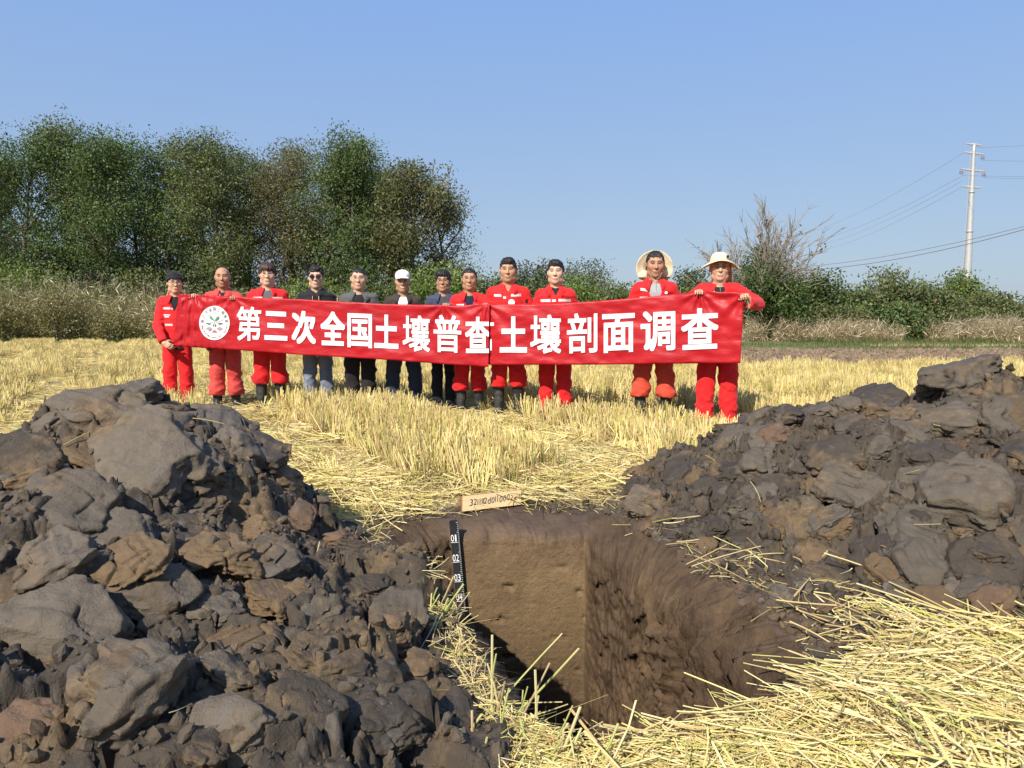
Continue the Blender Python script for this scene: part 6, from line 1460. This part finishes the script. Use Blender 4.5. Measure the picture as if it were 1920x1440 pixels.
for i, (px, tp, w, Y, tone) in enumerate([(1530, 505, 100, 41, DG), (1595, 540, 110, 41, (0.11, 0.15, 0.055)), (1650, 500, 105, 42, (0.13, 0.15, 0.06)), (1705, 528, 110, 41, (0.11, 0.14, 0.052)), (1755, 545, 100, 41, OG), (1800, 505, 80, 43, YG), (1850, 550, 110, 41, OG), (1900, 575, 110, 40, OG), (1970, 560, 130, 41, DG), (1560, 575, 130, 39.5, OG), (1680, 570, 150, 39.5, DG), (1810, 580, 150, 39.5, OG), (2050, 560, 150, 42, DG)]):
    shrub(px, tp, w, Y, 840 + i, RL[i], tone, 4000, 0.1, GR)
# bare tree
rng = np.random.default_rng(871)
bx = at_y(1416, 600, 38.5); root = empty('bare_tree', (bx[0], 38.5, 0), 0, 'leafless tree with a fan of pale twigs above the green thicket', 'tree'); mb, tw = MB(), MB(); brown = []
for i in range(7):
    a = -0.95 + 1.9 * (i + rng.random()) / 7; st = limb(mb, (rng.normal(0, 0.12), rng.normal(0, 0.12), -0.1), (math.sin(a) * 0.45, rng.normal(0, 0.2), 1), rng.uniform(2.6, 3.8), 0.085, 0.05, rng, 8, 0.1, 0.07)
    for j in range(7):
        p = st[rng.integers(4, 9)]; a2 = (-1.05 + 2.2 * (j + rng.random()) / 7) * 0.8 + a * 0.3; l = limb(tw, p, (math.sin(a2), rng.normal(0, 0.35), math.cos(a2)), rng.uniform(2.0, 3.9) * (1.0 - 0.18 * abs(a2)), 0.042, 0.012, rng, 8, 0.25, 0.11)
        for k_ in range(7):
            p2 = l[rng.integers(2, 9)]; d2 = (l[-1] - l[0]); d2 = d2 / np.linalg.norm(d2) + rng.normal(0.05, 0.40, 3); t = limb(tw, p2, d2, rng.uniform(0.6, 1.7), 0.020, 0.010, rng, 5, 0.08, 0.12)
            for _ in range(3): limb(tw, t[rng.integers(1, 5)], (t[-1] - t[0]) / 1.0 + rng.normal(0, 0.35, 3), rng.uniform(0.3, 0.9), 0.013, 0.007, rng, 3, 0.0, 0.1)
            if rng.random() < 0.10: brown.append(t[-1])
mb.build('trunk', M_BARK, root, True); tw.build('twigs', M_TWIG, root, False)
C = np.array(brown)[rng.integers(0, len(brown), 260)] + rng.normal(0, 0.10, (260, 3)); V, F = leaf_block(C, np.full(260, 0.15), np.full(260, 0.09), rng); obj('dead_leaves', mesh_from('dead_leaves', V, F, False, np.repeat(np.array([[0.10, 0.07, 0.04]]) * rng.uniform(0.6, 1.3, (260, 1)), 4, 0)), M_LEAF, root)
# reeds and tall dry grass
def reeds(name, n, x0, x1, y0, y1, h0, h1, label, cols, seed, plume=0.1, rad=0.012, blades=0):
    rng = np.random.default_rng(seed); x = rng.uniform(x0, x1, n); y = rng.uniform(y0, y1, n); keep = fbm(np.stack([x * 0.5, y * 0.5, 0 * x], -1), 3, seed) > -0.22; x, y = x[keep], y[keep]; n = len(x)
    hh = rng.uniform(h0, h1, n) * (1 + 0.4 * fbm(np.stack([x * 0.4, y * 0.4, 0 * x], -1), 2, seed + 2)); P = np.stack([x, y, np.full(n, -0.03)], 1); D = np.stack([rng.normal(0, 0.16, n), rng.normal(0, 0.12, n), np.ones(n)], 1)
    bend = rng.normal(0, 0.16, (n, 3)) * hh[:, None] * np.array([1, 1, 0.3]); V, F, t, sid = straws(P, D, hh, rad * rng.uniform(0.5, 1.3, n), bend, 4, 2, 1.0, 0.35); c = np.array(cols)[rng.integers(0, len(cols), n)] * rng.uniform(0.75, 1.2, (n, 1)); B = MB(); B.add(V, F); B.c[-1] = c[sid]
    if blades:                                                          # arching leaves along the stems
        q = rng.integers(0, n, n * blades); u = rng.uniform(0.15, 0.9, len(q)); C = P[q] + D[q] / np.linalg.norm(D[q], axis=1)[:, None] * (hh[q] * u)[:, None] + bend[q] * (u ** 2)[:, None]
        V, F = leaf_block(C, rng.uniform(0.25, 0.6, len(q)), rng.uniform(0.02, 0.05, len(q)), rng, 0.1); B.add(V, F); B.c[-1] = np.repeat(np.array(cols)[rng.integers(0, len(cols), len(q))] * rng.uniform(0.7, 1.25, (len(q), 1)), 4, 0)
    k = rng.random(n) < plume; tip = P[k] + D[k] / np.linalg.norm(D[k], axis=1)[:, None] * hh[k][:, None] + bend[k]; m = 26
    if k.sum():
        T = np.repeat(tip, m, 0) + rng.normal(0, 1, (k.sum() * m, 3)) * np.array([0.06, 0.06, 0.14]); V, F = leaf_block(T, np.full(len(T), 0.12), np.full(len(T), 0.02), rng); B.add(V, F); B.c[-1] = np.ones((len(V), 3)) * np.array([0.40, 0.33, 0.23])
    return B.build(name, M_STRAW, None, False, kind='stuff', label=label)
DRY = [(0.56, 0.47, 0.28), (0.46, 0.38, 0.20), (0.36, 0.33, 0.15), (0.24, 0.26, 0.09), (0.66, 0.56, 0.37), (0.62, 0.52, 0.34)]
PALE = [(0.56, 0.46, 0.31), (0.50, 0.40, 0.25), (0.42, 0.35, 0.19), (0.60, 0.52, 0.37)]
reeds('tall_reeds', 7000, -30, -7.5, 36.6, 39.5, 0.7, 3.1, 'tall pale reeds and dry weeds along the foot of the grove', DRY, 901, 0.05, 0.016, 3)
reeds('verge_weeds', 5000, -8, 8, 37.5, 40, 0.8, 1.9, 'rough dry weeds at the foot of the grove behind the people', DRY, 902, 0.01, 0.014, 3)
reeds('dry_grass', 11000, 11.5, 29, 36.5, 38.3, 0.35, 1.15, 'pale dry grass in front of the hedge row', PALE, 903, 0.04, 0.014, 1)
reeds('verge_grass', 12000, -30, 30, 33.6, 36.8, 0.12, 0.36, 'short green weeds on the verge', [(0.09, 0.13, 0.04), (0.07, 0.10, 0.03), (0.20, 0.19, 0.07)], 904, 0.0, 0.02)
reeds('strip_grass', 9000, 7.2, 27, 26.3, 33.5, 0.06, 0.22, 'sparse low green crop on the strip before the hedge row', [(0.13, 0.17, 0.05), (0.10, 0.13, 0.04), (0.32, 0.27, 0.12)], 905, 0.0, 0.02)
rng = np.random.default_rng(911); n = 5200; x = rng.uniform(4.8, 26, n); y = rng.uniform(16.6, 26.5, n); k = y > np.interp(x, [4.6, 5.2, 34], [27, 16.7, 17.5]); x, y = x[k], y[k]
lumps = []
for q in range(4):
    ico = bmesh.new(); bmesh.ops.create_icosphere(ico, subdivisions=1, radius=1.0); v = np.array([w.co[:] for w in ico.verts]); f = np.array([[w.index for w in p.verts] for p in ico.faces]); ico.free(); v = v * (1 + 0.4 * noise3(v * 2, 920 + q))[:, None] * np.array([1, 0.8, 0.6]); lumps.append(mesh_from('lump', v, f, False))
scatter('turned_soil_lumps', np.stack([x, y, ground_z(x, y) + 0.03], 1), rng.uniform(0, 6.28, (len(x), 3)), rng.uniform(0.03, 0.11, len(x)), rng.integers(0, 4, len(x)), lumps, M_PLOUGH, 'brown soil lumps scattered on the turned strip')
# ---------------------------------------------------------------- power pole and lines
YP = 100.0
M_STEEL = simple('galvanised_steel', (0.38, 0.39, 0.39), 0.45, 0.5, 0.08, 3, 0, 80, 0.25)
M_CABLE = simple('dark_cable', (0.16, 0.16, 0.17), 0.6, 0.3, 0.1)
pb, pt = at_y(1812.0, 610, YP), at_y(1826.5, 269, YP)
pole = empty('power_pole', (pt[0], YP, 0), 0, 'tall tapered grey steel power pole with four pairs of cross arms', 'power pole')
def ploc(px, py): p = at_y(px, py, YP); return np.array([p[0] - pt[0], 0.0, p[2]])
PH = pt[2]
mb = MB(); zz = np.linspace(-0.5, PH, 24); mb.tube([(0, 0, z) for z in zz], 0.60 - 0.40 * (zz / PH), 12); mb.build('shaft', M_STEEL, pole, True)
for py in (360, 434):
    z = at_y(1820, py, YP)[2]; r = 0.60 - 0.40 * z / PH; mb = MB(); mb.tube([(0, 0, z - 0.12), (0, 0, z + 0.12)], r + 0.07, 12); mb.build('flange', M_STEEL, pole, True)
zz = np.linspace(2, PH - 1, 120); mb = MB()
for z in zz: mb.box((-(0.60 - 0.40 * z / PH) - 0.10, -0.05, z), (0.24, 0.05, 0.05))
mb.tube([(-(0.60 - 0.40 * z / PH) - 0.2, -0.05, z) for z in zz], 0.025, 4); mb.build('climbing_ladder', M_STEEL, pole)
ins = []
for (pl, pyl, pr, pyr, pyc) in ((1811.5, 269, 1841.5, 273, 271), (1808, 285, 1844, 289.5, 287.5), (1801.5, 316.5, 1847, 321.5, 319.5), (1804, 349, 1841.5, 352, 351)):
    for (pxe, pye) in ((pl, pyl), (pr, pyr)):
        e = ploc(pxe, pye); cz = at_y(1825, pyc, YP)[2]; mb = MB(); mb.tube([(0, 0, cz), ((e[0]) * 0.5, 0, (cz + e[2]) / 2 - 0.03), (e[0], 0, e[2])], [0.19, 0.14, 0.08], 6); mb.build('cross_arm', M_STEEL, pole); ins.append(e)
for (pxe, pye) in ((1842.5, 290), (1802.5, 317), (1845, 322)):
    for dx in (-2, 2):
        a = ploc(pxe + dx, pye); b2 = ploc(pxe + dx, pye + 11); mb = MB(); mb.tube([a, a + (b2 - a) * 0.3, a + (b2 - a) * 0.35, a + (b2 - a) * 0.75, a + (b2 - a) * 0.8, b2], [0.03, 0.03, 0.10, 0.10, 0.03, 0.03], 6); mb.build('insulator', M_CABLE, pole)
def wire(name, p, q, sag, r, label, group, n=30):
    t = np.linspace(0, 1, n); P = np.array(p)[None] * (1 - t)[:, None] + np.array(q)[None] * t[:, None]; P[:, 2] -= sag * 4 * t * (1 - t); mb = MB(); mb.tube(P, r, 5); return mb.build(name, M_CABLE, None, True, label=label, cat='power line', group=group)
NTHL = iter(['topmost', 'second highest', 'second lowest', 'lowest'] * 2)
W1, GW = '%s thin power line running from the steel pole down past the bare tree', 'lines from the pole past the bare tree'
for (px, py, qx, qy) in ((1808, 286, 1540, 420), (1802, 331, 1550, 437), (1803, 340, 1555, 446), (1805, 350, 1560, 456)):
    a = at_y(px, py, YP); b2 = at_y(qx, qy, 190.0); far_ = b2 + (b2 - a) * 0.35; wire('power_line', a, far_, 1.5, 0.017, W1 % next(NTHL), GW)
W2, GW2 = '%s thin power line leaving the steel pole over the open field', 'lines from the pole over the open field'
for (px, py, qx, qy) in ((1826, 277, 1925, 271), (1843, 300.5, 1925, 300.5), (1803, 329, 1925, 329.5), (1846, 333, 1925, 333.5)):
    a = at_y(px, py, YP); b2 = at_y(qx, qy, 84.0); wire('power_line', a, b2 + (b2 - a) * 1.2, 0.1, 0.014, W2 % next(NTHL), GW2)
W3, GW3 = '%s strand of the sagging double cable hanging in front of the steel pole', 'double cable'
for dy, rr_ in ((0, 0.022), (5, 0.030)):
    a = at_y(2040, 392 + dy * 0.5, 50); b2 = at_y(1480, 487 + dy * 0.4, 74); wire('power_cable', a, b2 + (b2 - a) * 0.3, 1.1 + 0.06 * dy, rr_, W3 % ('thinner upper' if dy == 0 else 'thicker lower'), GW3)
p = at_y(1906, 600, 150); sp = empty('utility_pole', (p[0], 150, 0), 0, 'small distant utility pole with one cross arm beyond the hedge row', 'utility pole'); h = at_y(1906, 553, 150)[2]
mb = MB(); mb.tube([(0, 0, -0.5), (0, 0, h)], [0.22, 0.16], 8); mb.build('shaft', M_STEEL, sp, True); mb = MB(); mb.box((0, -0.2, h - 0.9), (2.2, 0.12, 0.14)); mb.build('cross_arm', M_STEEL, sp)
for dx in (-0.9, 0.9): mb = MB(); mb.tube([(dx, -0.2, h - 0.9), (dx, -0.2, h - 0.5)], 0.08, 6); mb.build('insulator', M_CABLE, sp)
